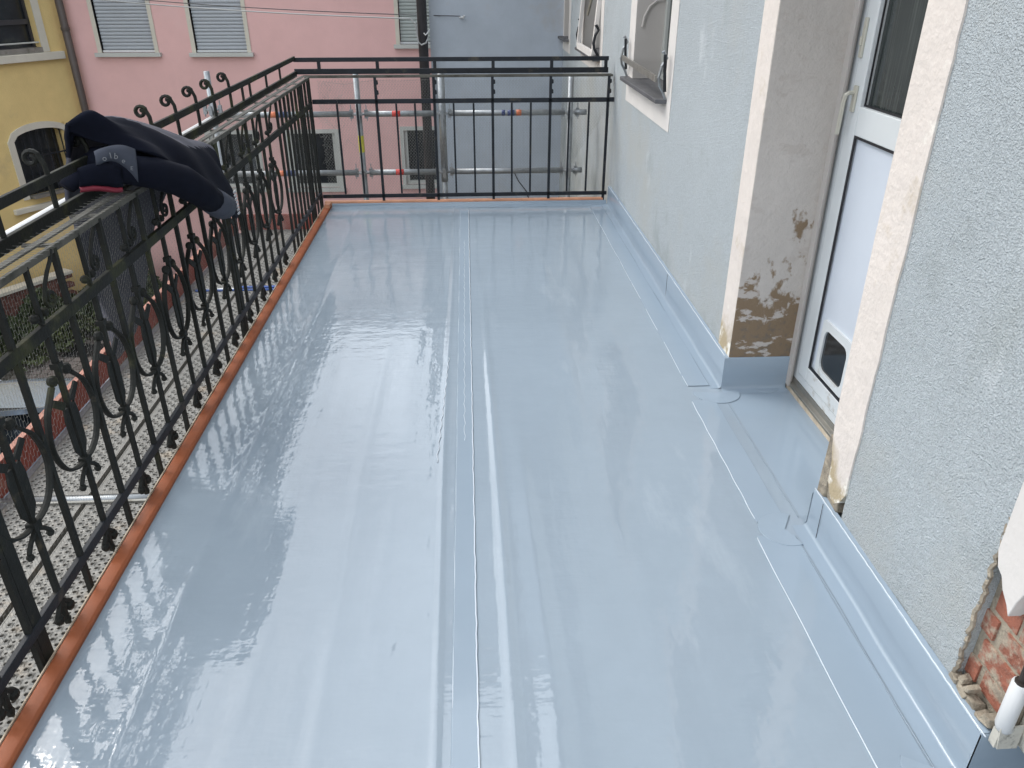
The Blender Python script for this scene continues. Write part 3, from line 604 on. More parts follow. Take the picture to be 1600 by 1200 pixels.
MB().tube([(-.215, 6.95, -.0), (-.215, 6.95, .89)], .03, 12).build('standard_sleeve', 'galv', scaf, smooth=True)
def ledger(a, b, bands=(), m='galv', r=.0242):
    t = MB().tube([a, b], r, 12).build('guard_rail', m, scaf, smooth=True); a = Vector(a); b = Vector(b); d = (b-a).normalized()
    for s0, w, c in bands: MB().tube([a+d*s0, a+d*(s0+w)], r*1.03, 12).build('marking_band', 'tape_'+c, t, smooth=True)
for z in (.575, .085):
    ledger((-2.13, 6.95, z), (-.97, 6.95, z), ((.47, .06, 'orange'), (.53, .09, 'navy')))
    ledger((-.87, 6.95, z), (-.27, 6.95, z), ((.23, .07, 'red'),))
ledger((-.16, 6.95, .575), (.83, 6.95, .575), ((.45, .03, 'navy'), (.50, .06, 'navy'), (.575, .045, 'orange')))
ledger((-.16, 6.95, .085), (.83, 6.95, .085)); ledger((.92, 6.95, .575), (1.02, 6.95, .575)); ledger((.92, 6.95, .085), (1.0, 6.95, .085))
ledger((-2.13, -.5, .555), (-2.13, 6.9, .555), m='tube_white', r=.0245)
# perforated planks with real holes and raised rims
def plank_mesh(w, L):
    mb = MB(); px = .0262; nx = int((w-.02)/px); ny = int((L-.02)/px); vs = []; fs = []; ox = (w-nx*px)/2; oy = (L-ny*px)/2
    A = [R(45+90*k+o) for k in range(4) for o in (0, 45)]
    for j in range(ny):
        for i in range(nx):
            cx = ox+(i+.5)*px; cy = oy+(j+.5)*px
            if (j % 16) == 15 : rr = .0
            raised = (i+j) % 2
            r0 = .0074 if raised else .0056; h = .004 if raised else -.001
            b = len(vs)
            for k in range(8):
                a = math.pi/4*k+math.pi/8*0; ca, sa = math.cos(a+math.pi/4), math.sin(a+math.pi/4); m_ = max(abs(ca), abs(sa))
                vs.append((cx+ca/m_*px/2, cy+sa/m_*px/2, 0))
            for k in range(8):
                a = math.pi/4*(k+1); vs.append((cx+math.cos(a)*r0, cy+math.sin(a)*r0, h))
            for k in range(8):
                a = math.pi/4*(k+1); vs.append((cx+math.cos(a)*r0*.9, cy+math.sin(a)*r0*.9, -.012))
            for k in range(8):
                k2 = (k+1) % 8; fs.append((b+k, b+k2, b+8+k2, b+8+k)); fs.append((b+8+k, b+8+k2, b+16+k2, b+16+k))
    mb.add(vs, fs)
    mb.add([(0, 0, 0), (ox, 0, 0), (ox, L, 0), (0, L, 0)], [(0, 1, 2, 3)]); mb.add([(w-ox, 0, 0), (w, 0, 0), (w, L, 0), (w-ox, L, 0)], [(0, 1, 2, 3)])
    mb.add([(ox, 0, 0), (w-ox, 0, 0), (w-ox, oy, 0), (ox, oy, 0)], [(0, 1, 2, 3)]); mb.add([(ox, L-oy, 0), (w-ox, L-oy, 0), (w-ox, L, 0), (ox, L, 0)], [(0, 1, 2, 3)])
    mb.box(-.001, .004, 0, L, -.05, .001); mb.box(w-.004, w+.001, 0, L, -.05, .001); mb.box(.004, w-.004, 0, .003, -.05, -.001); mb.box(.004, w-.004, L-.003, L, -.05, -.001)
    return mb.mesh('deck_plank', 'deck')
pm = plank_mesh(.325, 2.53)
for y in (.35, 2.93, 5.50):
    for x in (-1.705, -2.055):
        if y > 5:
            pass
        inst('deck_plank', pm if y < 5 else None, scaf, (x, y, DZ)) if y < 5 else None
pm2 = plank_mesh(.325, 1.50)
for x in (-1.705, -2.055): inst('deck_plank', pm2, scaf, (x, 5.52, DZ))
pm3 = plank_mesh(.325, .80)
for x in (-1.705, -2.055): inst('deck_plank', pm3, scaf, (x, -.47, DZ))
mb = MB(); mb.box(-1.37, -1.20, -.5, 6.9, DZ-.02, DZ-.002); mb.build('inner_deck_edge', 'deck', scaf)
mb = MB(); mb.box(-2.09, -2.058, -.5, 6.9, DZ-.05, DZ+.002); mb.build('outer_deck_edge', 'galv', scaf)
for k, y in enumerate((2.90, 5.49)):
    mb = MB().tube([(-2.13, y, DZ-.01), (-1.15, y, DZ-.01)], .0225, 10); t = mb.build('transom', 'galv', scaf, smooth=True)
    MB().tube([(-2.02, y-.035, DZ+.006), (-1.2, y-.035, DZ+.006)], .008, 6).build('deck_lock', 'alu' if k == 0 else 'tape_blue', t)
MB().box(-1.72, -1.30, 5.47, 5.50, DZ+.014, DZ+.02).build('deck_strap', 'tape_blue', scaf)
for k, (y0, y1) in enumerate(((-.5, 2.88), (2.89, 5.47), (5.485, 7.0))):
    mb = MB(); mb.box(-2.125, -2.097, y0, y1, DZ, DZ+.148); tb = mb.build('toe_board', 'redboard', scaf)
    MB().box(-2.1255, -2.0965, y0, y1, DZ+.1485, DZ+.152).build('board_edge', 'redlit', tb)
MB().box(-2.09, -1.40, 7.0, 7.025, DZ, DZ+.14).build('toe_board', 'redboard', scaf)

# ------------------------------------------------------------------ left ornamental railing
XB, XO = -1.155, -1.265
BZ, MZ, IZ, OZ, TZ = .115, .770, .955, .969, 1.074
rail = empty('wrought_iron_railing', (XB, 3, 0), 'long ornamental iron railing with scrolls and hooks along the left edge of the balcony', 'railing')
Y0, Y1 = -.4, 6.12
def rp(mb, name, m='iron_moss', **k): return mb.build(name, m, rail, **k)
rp(MB().box(XB-.008, XB+.008, Y0, Y1, BZ-.016, BZ+.016), 'bottom_rail', 'iron', bevel=.002)
rp(MB().box(XB-.008, XB+.008, Y0, Y1, MZ-.018, MZ+.018), 'middle_rail', bevel=.002)
rp(MB().box(XB-.006, XB+.006, Y0, Y1, IZ-.014, IZ+.006), 'inner_shelf_rail', 'shelf', bevel=.002)
rp(MB().box(XO-.008, XO+.008, Y0, Y1+.13, OZ-.020, OZ+.020), 'outer_shelf_rail', 'iron_moss', bevel=.002)
rp(MB().box(XO-.007, XO+.007, Y0, Y1+.13, TZ-.014, TZ+.016), 'top_rail', 'iron_moss', bevel=.002)
for x in (-1.212,): rp(MB().box(x-.011, x+.011, Y0, Y1+(.12 if x < -1.18 else .06), IZ-.004, IZ+.002), 'shelf_slat', 'shelf')
for k in range(23):
    y = -.25+k*.304
    if y < Y1: rp(MB().box(XO+.008, XB-.006, y-.009, y+.009, IZ-.012, IZ-.0045), 'shelf_tie', 'shelf')
S0 = .304
longs = [1.832+S0*k for k in range(-6, 10)]
lb = MB().box(-.0075, .0075, -.0075, .0075, -.022, .952).mesh('bar', 'iron_moss')
for k, y in enumerate(longs):
    inst('bar', lb, rail, (XB, y+random.uniform(-.006, .006), 0), (0, 0, random.uniform(-.05, .05)))
pb = MB().box(-.009, .009, -.021, .021, -.03, .952).mesh('post', 'iron_moss')
for y in (-.1, 1.56, 3.71, 5.78): inst('post', pb, rail, (XB-.004, y, 0))
k = 0; y = 5.0
while y < 6.1:
    inst('bar', lb, rail, (XB, y, 0), scale=(1, 1, .99)); y += .118
inst('post', pb, rail, (XB-.002, 6.11, 0), scale=(1.2, .6, 1))
# scroll ornament: built around origin on a short bar
def spiral(cy, cz, r0, turns, a0, sgn, n=16, r1=.2):
    return [(0, cy+sgn*(r0*(1-(1-r1)*i/n))*math.cos(a0+turns*2*math.pi*i/n), cz+(r0*(1-(1-r1)*i/n))*math.sin(a0+turns*2*math.pi*i/n)) for i in range(n+1)]
def orn_mesh():
    mb = MB()
    mb.box(-.007, .007, -.007, .007, .10, .76)                        # carrying bar
    for s in (-1, 1):
        c = [(0, s*.012, .352), (0, s*.055, .358), (0, s*.10, .385), (0, s*.130, .44), (0, s*.134, .495), (0, s*.112, .56), (0, s*.075, .60), (0, s*.045, .628)]
        # smooth
        P = []
        for i in range(len(c)-1):
            a = np.array(c[max(i-1, 0)]); b = np.array(c[i]); d = np.array(c[i+1]); e = np.array(c[min(i+2, len(c)-1)])
            for t in (0, .33, .66): P.append(tuple(.5*((2*b)+(-a+d)*t+(2*a-5*b+4*d-e)*t*t+(-a+3*b-3*d+e)*t**3)))
        mb.tube(P, .010, 6, flat=(1.0, .55))
        mb.ball((0, s*.041, .634), .017, 8, 5, (.9, 1, 1))
        mb.tube([(0, s*.008, .335), (0, s*.035, .318), (0, s*.052, .300), (0, s*.05, .285)], .007, 5); mb.ball((0, s*.052, .288), .011, 7, 4)
        # flat leaves inside the bowl
        mb.prism([(s*.012, .37), (s*.034, .40), (s*.038, .50), (s*.030, .535), (s*.010, .535), (s*.014, .46)], 0, -.003, .003)
        mb.prism([(s*.010, .55), (s*.060, .585), (s*.075, .570), (s*.030, .535)], 0, -.003, .003)
        # foot scrolls under the bottom rail
        mb.ball((0, s*.030, .050), .016, 8, 5, (.8, 1, 1.05)); mb.tube([(0, s*.004, .095), (0, s*.016, .078), (0, s*.034, .062)], .008, 5)
    mb.box(-.012, .012, -.016, .016, .340, .365); mb.box(-.012, .012, -.014, .014, .655, .672); mb.ball((0, 0, .025), .012, 7, 4, (1, 1, 1.4)); mb.box(-.006, .006, -.006, .006, .03, .10)
    return mb.mesh('scroll_ornament', 'iron_moss')
om = orn_mesh()
def top_mesh():
    mb = MB()
    # curled pigtail in the upper band plus small collar pair above the middle rail
    P = [(0, .0, .785), (0, .012, .84), (0, .02, .89), (0, .0, .945)]
    mb.tube([(0, .135, .955), (0, .12, .93), (0, .088, .905), (0, .060, .875), (0, .045, .845)]+spiral(.072, .838, .028, 1.35, math.pi, 1, 18), .006, 5)
    for s in (-1, 1): mb.ball((0, s*.026, .815), .014, 7, 4)
    mb.box(-.006, .006, -.006, .006, .79, .95)
    return mb.mesh('band_scroll', 'iron_moss')
tm = top_mesh()
for k, y in enumerate(longs):
    ym = y+S0/2
    if ym < 4.85: inst('scroll_ornament', om, rail, (XB, ym+random.uniform(-.008, .008), 0), (0, 0, random.uniform(-.06, .06)))
    if ym < 6.0: inst('band_scroll', tm, rail, (XB, ym, 0), (0, 0, random.uniform(-.05, .05)))
# hooks rising above the outer rail, curling outward
def hook_mesh():
    mb = MB(); P = [(0, 0, -.09), (0, 0, .035), (-.002, 0, .065), (-.012, 0, .088)]
    P += [(-.034+.025*(1-.70*i/16)*math.cos(R(35)+1.15*2*math.pi*i/16), 0, .082+.025*(1-.70*i/16)*math.sin(R(35)+1.15*2*math.pi*i/16)) for i in range(17)]
    mb.tube(P, .0075, 6, flat=(1, 1.25)); return mb.mesh('hook', 'iron_moss')
hm = hook_mesh()
for y in (.36, .65, .95, 1.24, 1.53, 1.82, 2.12, 2.43, 2.72, 3.02, 3.31, 3.61, 3.90, 4.17, 4.47):
    inst('hook', hm, rail, (XO, y, TZ-.02), (0, 0, random.uniform(-.12, .12)))
sm = MB().box(-.006, .006, -.006, .006, OZ+.019, TZ-.013).mesh('stud', 'iron_moss')
for y in (2.12, 2.43, 2.72, 3.02, 4.72, 4.89, 5.31, 5.72): inst('stud', sm, rail, (XO, y, 0))

# ------------------------------------------------------------------ far railing
YR = 6.14
fr_ = empty('iron_end_railing', (0, YR, 0), 'plain black iron railing across the far end of the balcony', 'railing')
def fp(mb, name, m='iron', **k): return mb.build(name, m, fr_, **k)
fp(MB().box(XB+.008, 1.09, YR-.008, YR+.008, .068, .096), 'bottom_rail', bevel=.002)
fp(MB().box(XB+.008, 1.108, YR-.008, YR+.008, .770, .802), 'middle_rail', bevel=.002)
YO = 6.25
fp(MB().box(XO-.008, 1.07, YO-.008, YO+.008, 1.050, 1.080), 'top_rail', bevel=.002)
fp(MB().box(XO-.008, 1.07, YO-.008, YO+.008, .965, 1.003), 'outer_shelf_rail', bevel=.002)
fp(MB().box(XB-.03, 1.09, YR-.006, YR+.006, .950, .966), 'inner_shelf_rail', 'shelf')
for yy in (6.175, 6.215): fp(MB().box(XB-.05, 1.09, yy-.011, yy+.011, .956, .962), 'shelf_slat', 'shelf')
posts = [-.675, -.245, .190, .625, 1.062]
fbar = MB().box(-.007, .007, -.007, .007, .10, .768).mesh('bar', 'iron')
fpost = MB().box(-.010, .010, -.008, .008, -.06, .955)
for q in (.83, .90): fpost.prism([(.010, q), (.022, q+.006), (.020, q+.030), (.010, q+.036)], 1, -.004, .004)
fpost = fpost.mesh('post', 'iron'); top = MB().box(-.012, .012, -.008, .008, 1.002, 1.051).mesh('stud', 'iron')
allx = [-1.115]+posts
for a, b in zip(allx[:-1], allx[1:]):
    inst('post', fpost, fr_, (b, YR, 0)); 
    for t in (1/3, 2/3): inst('bar', fbar, fr_, (a+(b-a)*t+random.uniform(-.004, .004), YR, 0))
for x in (-1.09, -.66, -.235, .20, .64, 1.05): inst('stud', top, fr_, (x, YO, 0))

# ------------------------------------------------------------------ chicken wire (continuous netting)
def hexnet(name, org, U, V, LU, LV, label, keep=None, a=.0125, r=.00055, wav=.004, group=None):
    org, U, V = np.array(org, float), np.array(U, float), np.array(V, float); Nn = np.cross(U, V)
    # hexagons elongated along U: pitch
    pu, pv = a*1.75, a*1.0
    nu, nv = int(LU/pu), int(LV/pv); E = []
    for j in range(nv):
        for i in range(nu):
            ou = (i+.5*(j % 2))*pu; ov = j*pv
            # zigzag top side and one twisted straight piece
            p0 = (ou, ov+pv*.25); p1 = (ou+pu*.25+0, ov-pv*.25+0)
            E += [((ou-pu*.32, ov), (ou+pu*.0-pu*.18+0, ov)), ]
            E.pop()
            c0 = (ou-pu*.20, ov); c1 = (ou+pu*.20, ov)                      # straight twist
            E.append((c0, c1))
            E.append((c1, (ou+pu*.30, ov+pv))); E.append((c1, (ou+pu*.30, ov-pv)))
    E = np.array(E)
    if keep is not None:
        mid = E.mean(axis=1); E = E[np.array([keep(m[0], m[1]) for m in mid])]
    def P3(uv):
        w = wav*np.sin(uv[:, 0]*9.3+uv[:, 1]*3)*np.cos(uv[:, 1]*11+1)+wav*.6*np.sin(uv[:, 0]*27+uv[:, 1]*19)
        jit = np.stack([np.sin(uv[:, 0]*31+uv[:, 1]*17), np.cos(uv[:, 0]*23-uv[:, 1]*29)], 1)*.0012
        uv = uv+jit
        return org+uv[:, :1]*U+uv[:, 1:]*V+w[:, None]*Nn
    A = P3(E[:, 0]); B = P3(E[:, 1]); D = B-A; D /= np.linalg.norm(D, axis=1)[:, None]
    X = np.cross(D, Nn); n = len(A); vs = np.zeros((n, 6, 3))
    for k in range(3):
        an = 2*math.pi*k/3; o = (X*math.cos(an)+Nn*math.sin(an))*r
        vs[:, k] = A+o; vs[:, 3+k] = B+o
    base = (np.arange(n)*6)[:, None, None]; F = (base+np.array([[0, 1, 4, 3], [1, 2, 5, 4], [2, 0, 3, 5]])[None]).reshape(-1)
    me = bpy.data.meshes.new(name); me.vertices.add(n*6); me.vertices.foreach_set('co', vs.reshape(-1)); nf = n*3
    me.loops.add(nf*4); me.loops.foreach_set('vertex_index', F.astype(np.int32)); me.polygons.add(nf)
    me.polygons.foreach_set('loop_start', np.arange(nf, dtype=np.int32)*4); me.polygons.foreach_set('loop_total', np.full(nf, 4, np.int32))
    me.update(calc_edges=True); me.materials.append(M['wire']); o = bpy.data.objects.new(name, me); COL.objects.link(o)
    print('net', name, nf); return tag(o, label, 'wire netting', group, 'stuff')
hexnet('wire_netting', (-1.170, .9, .06), (0, 1, 0), (0, 0, 1), 5.2, .90, 'fine hexagonal wire netting on the outside of the long left railing', a=.014, r=.00036)
hexnet('wire_netting', (-1.15, .9, .968), (0, 1, 0), (-1, 0, 0), 5.2, .098, 'wire netting lying flat on the shelf of the left railing', wav=.003, a=.018, r=.0004)
hexnet('wire_netting', (-1.10, 6.16, .10), (1, 0, 0), (0, 0, 1), 2.20, .84, 'wire netting behind the far end railing, torn away at its lower right corner', r=.0008,
       keep=lambda u, v: not (u > 1.78 and v < (u-1.78)*1.55+.02), wav=.006)
# loose wires
lw = MB()
rr = random.Random(5)
for k in range(26):
    x = -1.09+rr.uniform(0, .16); z = rr.uniform(.35, .95); p = [(x, 6.155, z)]
    for i in range(7): p.append((p[-1][0]+rr.uniform(-.03, .03), 6.15+rr.uniform(-.02, .01), p[-1][2]+rr.uniform(-.035, .035)))
    lw.tube(p, .0008, 3)
lw.tube([(1.0, 6.15, .95), (1.08, 6.14, .93), (1.105, 6.13, .87), (1.09, 6.13, .82), (1.06, 6.14, .80), (1.08, 6.13, .72), (1.07, 6.12, .66)], .0016, 4)
lw.tube([(-1.05, 6.1, .93), (-.9, 6.15, .905), (-.7, 6.155, .93), (-.5, 6.155, .925), (-.2, 6.155, .94)], .001, 3)
tag(lw.build('loose_wire', 'wire'), 'tangle of loose wire ends at the far corners of the end railing', 'wire', kind='stuff')

# ------------------------------------------------------------------ jacket over the railing
jk = empty('work_jacket', (-1.2, 3.1, 1.0), 'dark navy work jacket with grey cuff and crimson trim thrown over the left railing', 'jacket')
ST = [
 (2.66, [(-1.33, .62), (-1.345, .80), (-1.34, .95), (-1.31, 1.08), (-1.285, 1.19), (-1.27, 1.175)]),
 (2.72, [(-1.33, .45), (-1.36, .74), (-1.345, 1.00), (-1.30, 1.16), (-1.225, 1.222), (-1.215, 1.12)]),
 (2.80, [(-1.38, .30), (-1.39, .70), (-1.36, 1.04), (-1.28, 1.18), (-1.18, 1.18), (-1.10, 1.07)]),
 (3.00, [(-1.37, .33), (-1.39, .72), (-1.35, 1.03), (-1.26, 1.165), (-1.15, 1.13), (-1.065, 1.00)]),
 (3.22, [(-1.37, .42), (-1.38, .75), (-1.34, 1.02), (-1.24, 1.14), (-1.10, 1.06), (-1.04, .90)]),
 (3.45, [(-1.35, .55), (-1.36, .80), (-1.32, 1.00), (-1.21, 1.085), (-1.08, .99), (-1.02, .80)]),
 (3.66, [(-1.33, .70), (-1.33, .85), (-1.29, .98), (-1.18, 1.035), (-1.07, .92), (-1.015, .71)]),
 (3.86, [(-1.28, .86), (-1.27, .92), (-1.24, .97), (-1.14, .985), (-1.07, .85), (-1.04, .67)]),
 (3.98, [(-1.22, .94), (-1.21, .95), (-1.19, .96), (-1.12, .94), (-1.08, .80), (-1.07, .68)])]
def cr_(P, t):
    i = min(int(t), len(P)-2); f = t-i; a, b, c, d = (np.array(P[max(i-1, 0)]), np.array(P[i]), np.array(P[i+1]), np.array(P[min(i+2, len(P)-1)]))
    return .5*((2*b)+(-a+c)*f+(2*a-5*b+4*c-d)*f*f+(-a+3*b-3*c+d)*f**3)
nu_, nv_ = 64, 56; vs = []
for i in range(nu_+1):
    t = (len(ST)-1)*i/nu_
    for j in range(nv_+1):
        s = 5*j/nv_
        prof = [cr_([p[1][q] for p in ST], t) for q in range(6)]; yy = cr_([(p[0],) for p in ST], t)[0]; yy = yy if yy < 2.72 else 2.72+(yy-2.72)*.66
        x, z = cr_(prof, s)
        fold = .55*.012*math.sin(yy*9+s*1.5+math.sin(s*2.2))*(.2+abs(s-3)/3)+.005*math.sin(yy*19-s*3+math.sin(yy*5))+.004*math.sin(s*5+yy*12)
        hem = .02*math.sin(yy*14)*(1 if j < 6 or j > nv_-6 else 0)
        vs.append((x+fold*(.9 if s > 3.5 or s < 1.5 else .15), yy+.008*math.sin(s*3+yy*9), z+fold*.8*(1 if 1.5 < s < 4 else .2)+hem*.5))
body = MB().add(vs, [(i*(nv_+1)+j, i*(nv_+1)+j+1, (i+1)*(nv_+1)+j+1, (i+1)*(nv_+1)+j) for i in range(nu_) for j in range(nv_)])
bo = body.build('jacket_body', 'jacket', jk, smooth=True); bo.data.materials.append(M['jacket_out_lit'])
for k_, p_ in enumerate(bo.data.polygons): p_.material_index = 1 if (k_ % nv_)*5/nv_ < 3.05+.75*math.sin(math.pi*min(1, max(0, ((k_//nv_)/nu_-.18)/.72))) else 0  # faces up to the ridge take the painted highlight colour
sm_ = bo.modifiers.new('s', 'SOLIDIFY'); sm_.thickness = .014; sm_.offset = 0
def cloth_tube(name, pts, rs, m, flat=(1, .6)):
    o = MB().tube(pts, .05, 14, flat=flat, rs=rs).build(name, m, jk, smooth=True); return o
cloth_tube('sleeve', [(-1.17, 2.68, 1.05), (-1.10, 2.80, 1.01), (-1.055, 2.92, .955), (-1.03, 3.03, .885), (-1.015, 3.10, .835)], [.05, .062, .065, .06, .055], 'jacket', (1, .9))
cloth_tube('cuff', [(-1.015, 3.095, .838), (-1.008, 3.14, .81), (-1.003, 3.19, .785)], [.057, .060, .058], 'jacket_grey', (1, .9))
cloth_tube('collar_roll', [(-1.325, 2.64, 1.0), (-1.30, 2.68, 1.03), (-1.24, 2.72, 1.08), (-1.16, 2.78, 1.08), (-1.10, 2.88, 1.02)], [.03, .04, .045, .04, .03], 'jacket')
# grey label flap with print, facing the camera, hanging in the open front
fu = Vector((.80, .60, -.12)).normalized(); fc = Vector((-1.195, 2.60, 1.085))+fu*.065; fv = Vector((.10, .07, .99)).normalized()
def flap(name, pts, m, off=0, th=.004, curve=.0):
    nrm = fu.cross(fv).normalized(); mb = MB(); P = [fc+fu*a+fv*b+nrm*(off+curve*a*a) for a, b in pts]
    n = len(P); mb.add([tuple(p+nrm*th) for p in P]+[tuple(p) for p in P], [tuple(range(n)), tuple(reversed(range(n, 2*n)))]+[(i, i+n, (i+1) % n+n, (i+1) % n) for i in range(n)])
    return mb.build(name, m, jk)
def curved(name, a0, a1, topf, botf, m, bulge, off=0):
    nrm = fu.cross(fv).normalized(); nrm = nrm if nrm.dot(Vector((0, -1, .3))) > 0 else -nrm
    vs = []; K = 16
    for i in range(K+1):
        t = i/K; a = a0+(a1-a0)*t; b0, b1 = botf(t), topf(t)
        for j in range(5):
            q = j/4; vs.append(tuple(fc+fu*a+fv*(b0+(b1-b0)*q)+nrm*(off-bulge*(1-math.sin(math.pi*(.15+.7*t)))-bulge*.5*(q-.5)**2*4+.002*math.sin(t*9+q*4))))
    o = MB().add(vs, [(i*5+j, i*5+j+1, i*5+j+6, i*5+j+5) for i in range(K) for j in range(4)]).build(name, m, jk, smooth=True)
    q = o.modifiers.new('s', 'SOLIDIFY'); q.thickness = .003; return o
curved('label_flap', -.062, .062, lambda t: .030+.026*math.sin(math.pi*(t*.8+.05)), lambda t: -.036+.050*math.sin(math.pi*(t*.75+.15))-.045*t*t, 'jacket_grey', .014)
curved('inner_pocket', -.115, .015, lambda t: -.02+.02*math.sin(math.pi*t), lambda t: -.078+.004*math.sin(t*5), 'jacket', .016, -.006)
curved('crimson_trim', -.115, .012, lambda t: -.0785+.004*math.sin(t*5), lambda t: -.092+.004*math.sin(t*5), 'pinkc', .016, -.004)
def text(body, size, a, b, rot, m, name='print'):
    c = bpy.data.curves.new(name, 'FONT'); c.body = body; c.size = size; c.extrude = .0006; c.resolution_u = 2
    t = bpy.data.objects.new(name, c); COL.objects.link(t); dg = bpy.context.evaluated_depsgraph_get()
    me = bpy.data.meshes.new_from_object(t.evaluated_get(dg)); bpy.data.objects.remove(t)
    nrm = fu.cross(fv).normalized(); cu = math.cos(rot); su = math.sin(rot)
    U_ = fu*cu+fv*su; V_ = fv*cu-fu*su; 
    if nrm.dot(Vector((0, -1, .3))) < 0: nrm2 = -nrm
    else: nrm2 = nrm
    mt = Matrix((U_, V_, nrm2)).transposed().to_4x4(); mt.translation = fc+fu*a+fv*b+nrm2*.006
    me.transform(parent_mat(jk).inverted() @ mt); me.materials.clear(); me.materials.append(M[m])
    o = bpy.data.objects.new(name, me); COL.objects.link(o); o.parent = jk; return o
text('o', .026, -.042, .006, .45, 'white_print_dim'); text('l', .026, -.021, .016, .15, 'white_print_dim'); text('b', .027, -.011, .015, -.15, 'white_print_dim'); text('e', .024, .010, .005, -.6, 'white_print_dim'); text('E', .018, .036, -.022, -.1, 'white_print_dim')
mb = MB()
for i in range(7):
    a = Vector((-.950, 3.185+.002*i, .842-.015*i)); mb.bar(a, a+Vector((.004, .016, .004)), .003, .008)
mb.build('cuff_print', 'white_print', jk)

# ------------------------------------------------------------------ parked car below
car = empty('parked_car', (-4.55, 5.2, GZ), 'silver blue parked car in the lane below the scaffold', 'car')
cx = -4.35; z0 = GZ
prof = [(3.3, .32), (3.25, .62), (3.35, .86), (3.9, .93), (4.5, .99), (5.55, 1.0), (6.1, .98), (6.9, .90), (7.35, .72), (7.45, .50), (7.42, .30), (6.9, .22), (4.0, .22)]
mb = MB(); n = len(prof)
secs = [(-.84, .80, -.06), (-.82, .93, -.02), (-.6, .98, 0), (0, 1, .02), (.6, .98, 0), (.82, .93, -.02), (.84, .80, -.06)]
vs = []
for dx, k, dz in secs:
    for y, z in prof:
        yc = 5.4; vs.append((cx+dx, yc+(y-yc)*(1-.03*(abs(dx) > .5)-.03*(abs(dx) > .8)), z0+(z if z < .35 else z*(1-.03*(abs(dx) > .7)))+(dz if z > .7 else 0)))
fs = [(i*n+j, (i+1)*n+j, (i+1)*n+(j+1) % n, i*n+(j+1) % n) for i in range(6) for j in range(n)]+[tuple(range(n)), tuple(reversed(range(6*n, 7*n)))]
b = mb.add(vs, fs).build('body', 'carpaint', car, smooth=True); b.modifiers.new('s', 'SUBSURF').levels = 1; b.modifiers['s'].render_levels = 2
cab_ = MB().add([(cx+s*w, y, z0+z) for y, z, w in ((3.75, .95, .70), (4.25, 1.40, .55), (5.35, 1.42, .55), (6.2, .97, .70)) for s in (-1, 1)], [(0, 2, 3, 1), (2, 4, 5, 3), (4, 6, 7, 5), (0, 6, 4, 2), (1, 3, 5, 7)])
cab_.build('cabin_glass', 'carglass', car)
mb = MB(); mb.prism([(cx-.56, 4.2), (cx+.56, 4.2), (cx+.57, 5.3), (cx-.57, 5.3)], 2, z0+1.40, z0+1.45); mb.build('roof', 'carpaint', car, bevel=.02)
for s in (-1, 1):
    for pa, pb, pw, pu_ in (((.565, 5.3, 1.41), (.72, 6.2, .98), .05, (0, 0, 1)), ((.565, 4.25, 1.41), (.71, 3.75, .96), .07, (0, 0, 1)), ((.57, 4.9, 1.41), (.72, 4.9, .96), .05, (0, 1, 0))): MB().bar((cx+s*pa[0], pa[1], z0+pa[2]), (cx+s*pb[0], pb[1], z0+pb[2]), pw, .04, pu_).build('pillar', 'carpaint', car)
    MB().tube([(cx+s*.1-.3, 6.05, z0+1.03), (cx+s*.1+.15, 5.85, z0+1.13)], .008, 5).build('wiper', 'tyre', car)
    MB().ball((cx+s*.90, 5.85, z0+1.05), .09, 8, 5, (1, .6, .7)).build('mirror', 'carpaint', car, smooth=True)
    MB().ball((cx+s*.62, 7.32, z0+.66), .13, 8, 5, (1.2, .5, .6)).build('headlight', 'paintwhite', car, smooth=True)
    for y in (4.0, 6.7):
        w = MB().tube([(cx+s*.66, y, z0+.31), (cx+s*.85, y, z0+.31)], .31, 20).build('wheel', 'tyre', car); MB().tube([(cx+s*.852, y, z0+.31), (cx+s*.858, y, z0+.31)], .19, 12).build('rim', 'galv', w)
MB().bar((cx-.66, 6.13, z0+1.0), (cx+.66, 6.13, z0+1.0), .05, .02).build('cowl', 'tyre', car)

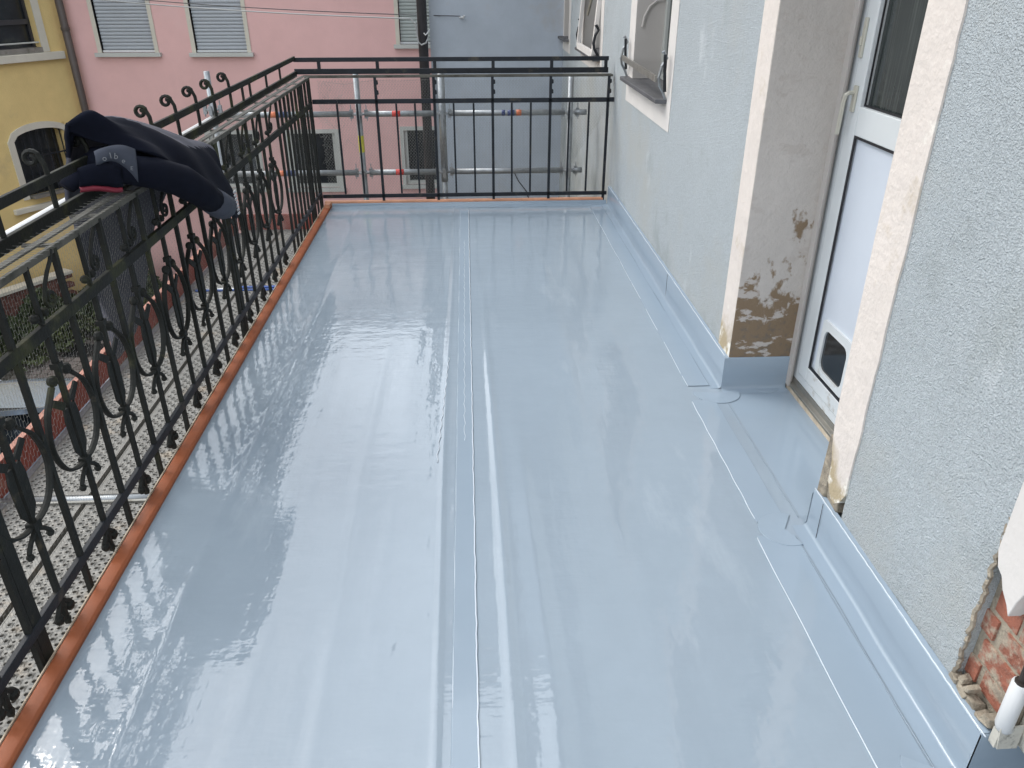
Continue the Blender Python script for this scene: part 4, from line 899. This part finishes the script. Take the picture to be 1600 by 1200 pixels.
# ------------------------------------------------------------------ lane furniture
mh = MB(); mh.box(-5.32, -4.88, 9.33, 9.70, GZ, GZ+.012)
for i in range(9): mh.box(-5.29+i*.047, -5.27+i*.047, 9.36, 9.67, GZ+.012, GZ+.022)
tag(mh.build('drain_cover', 'ironplate'), 'dark rectangular cast iron drain cover in the cobbles', 'drain cover')
lw_ = empty('low_wall', (-7.2, 10.6, GZ), 'low reddish brick wall in front of the yellow house', 'wall')
d0 = Vector((-5.75, 10.9, GZ)); dr = Vector((-.5, -.866, 0))
bw = MB().box(0, .24, -.055, .055, 0, .062).mesh('brick', 'lowwall')
for r_ in range(9):
    for i in range(11):
        p = d0+dr*(i*.25+(r_ % 2)*.12)+Vector((0, 0, r_*.068))
        inst('brick', bw, lw_, p, (0, 0, rzy+random.uniform(-.02, .02)))
cp = MB(); cp.bar(d0+Vector((0, 0, .63)), d0+dr*2.9+Vector((0, 0, .63)), .18, .04); cp.build('coping', 'trim', lw_)
# hedge: many small leaves in a bank
def leaves(name, n, fpos, m, label, s=.045):
    vs = []; fs = []; rr = random.Random(3)
    for i in range(n):
        p = Vector(fpos(rr)); a = Vector((rr.gauss(0, 1), rr.gauss(0, 1), rr.gauss(0, .7))).normalized(); b = a.cross(Vector((rr.gauss(0, 1), rr.gauss(0, 1), rr.gauss(0, 1)))).normalized(); q = s*rr.uniform(.5, 1.4)
        k = len(vs); vs += [p-a*q, p+b*q*.4, p+a*q, p-b*q*.4]; fs.append((k, k+1, k+2, k+3))
    return tag(MB().add(vs, fs).build(name, m), label, 'plants', kind='stuff')
def hp(rr, w=.45, h=.62, L=4.5, base=Vector((-4.9, 11.35, GZ))):
    t = rr.random()*L; c = base+dr*t; u = rr.uniform(-1, 1); top = h*(.75+.25*math.sin(t*5)+.15*math.sin(t*13))
    z = top*math.sqrt(max(0, 1-u*u*.8))*rr.random()**.4
    return c+Vector((.866, -.5, 0))*(u*w)+Vector((0, 0, z))
leaves('hedge', 26000, hp, 'leaf', 'dark green low shrubs along the foot of the yellow and pink houses')
leaves('ground_cover', 9000, lambda rr: hp(rr, .7, .5), 'leaf2', 'pale green weeds mixed into the shrubs by the lane')
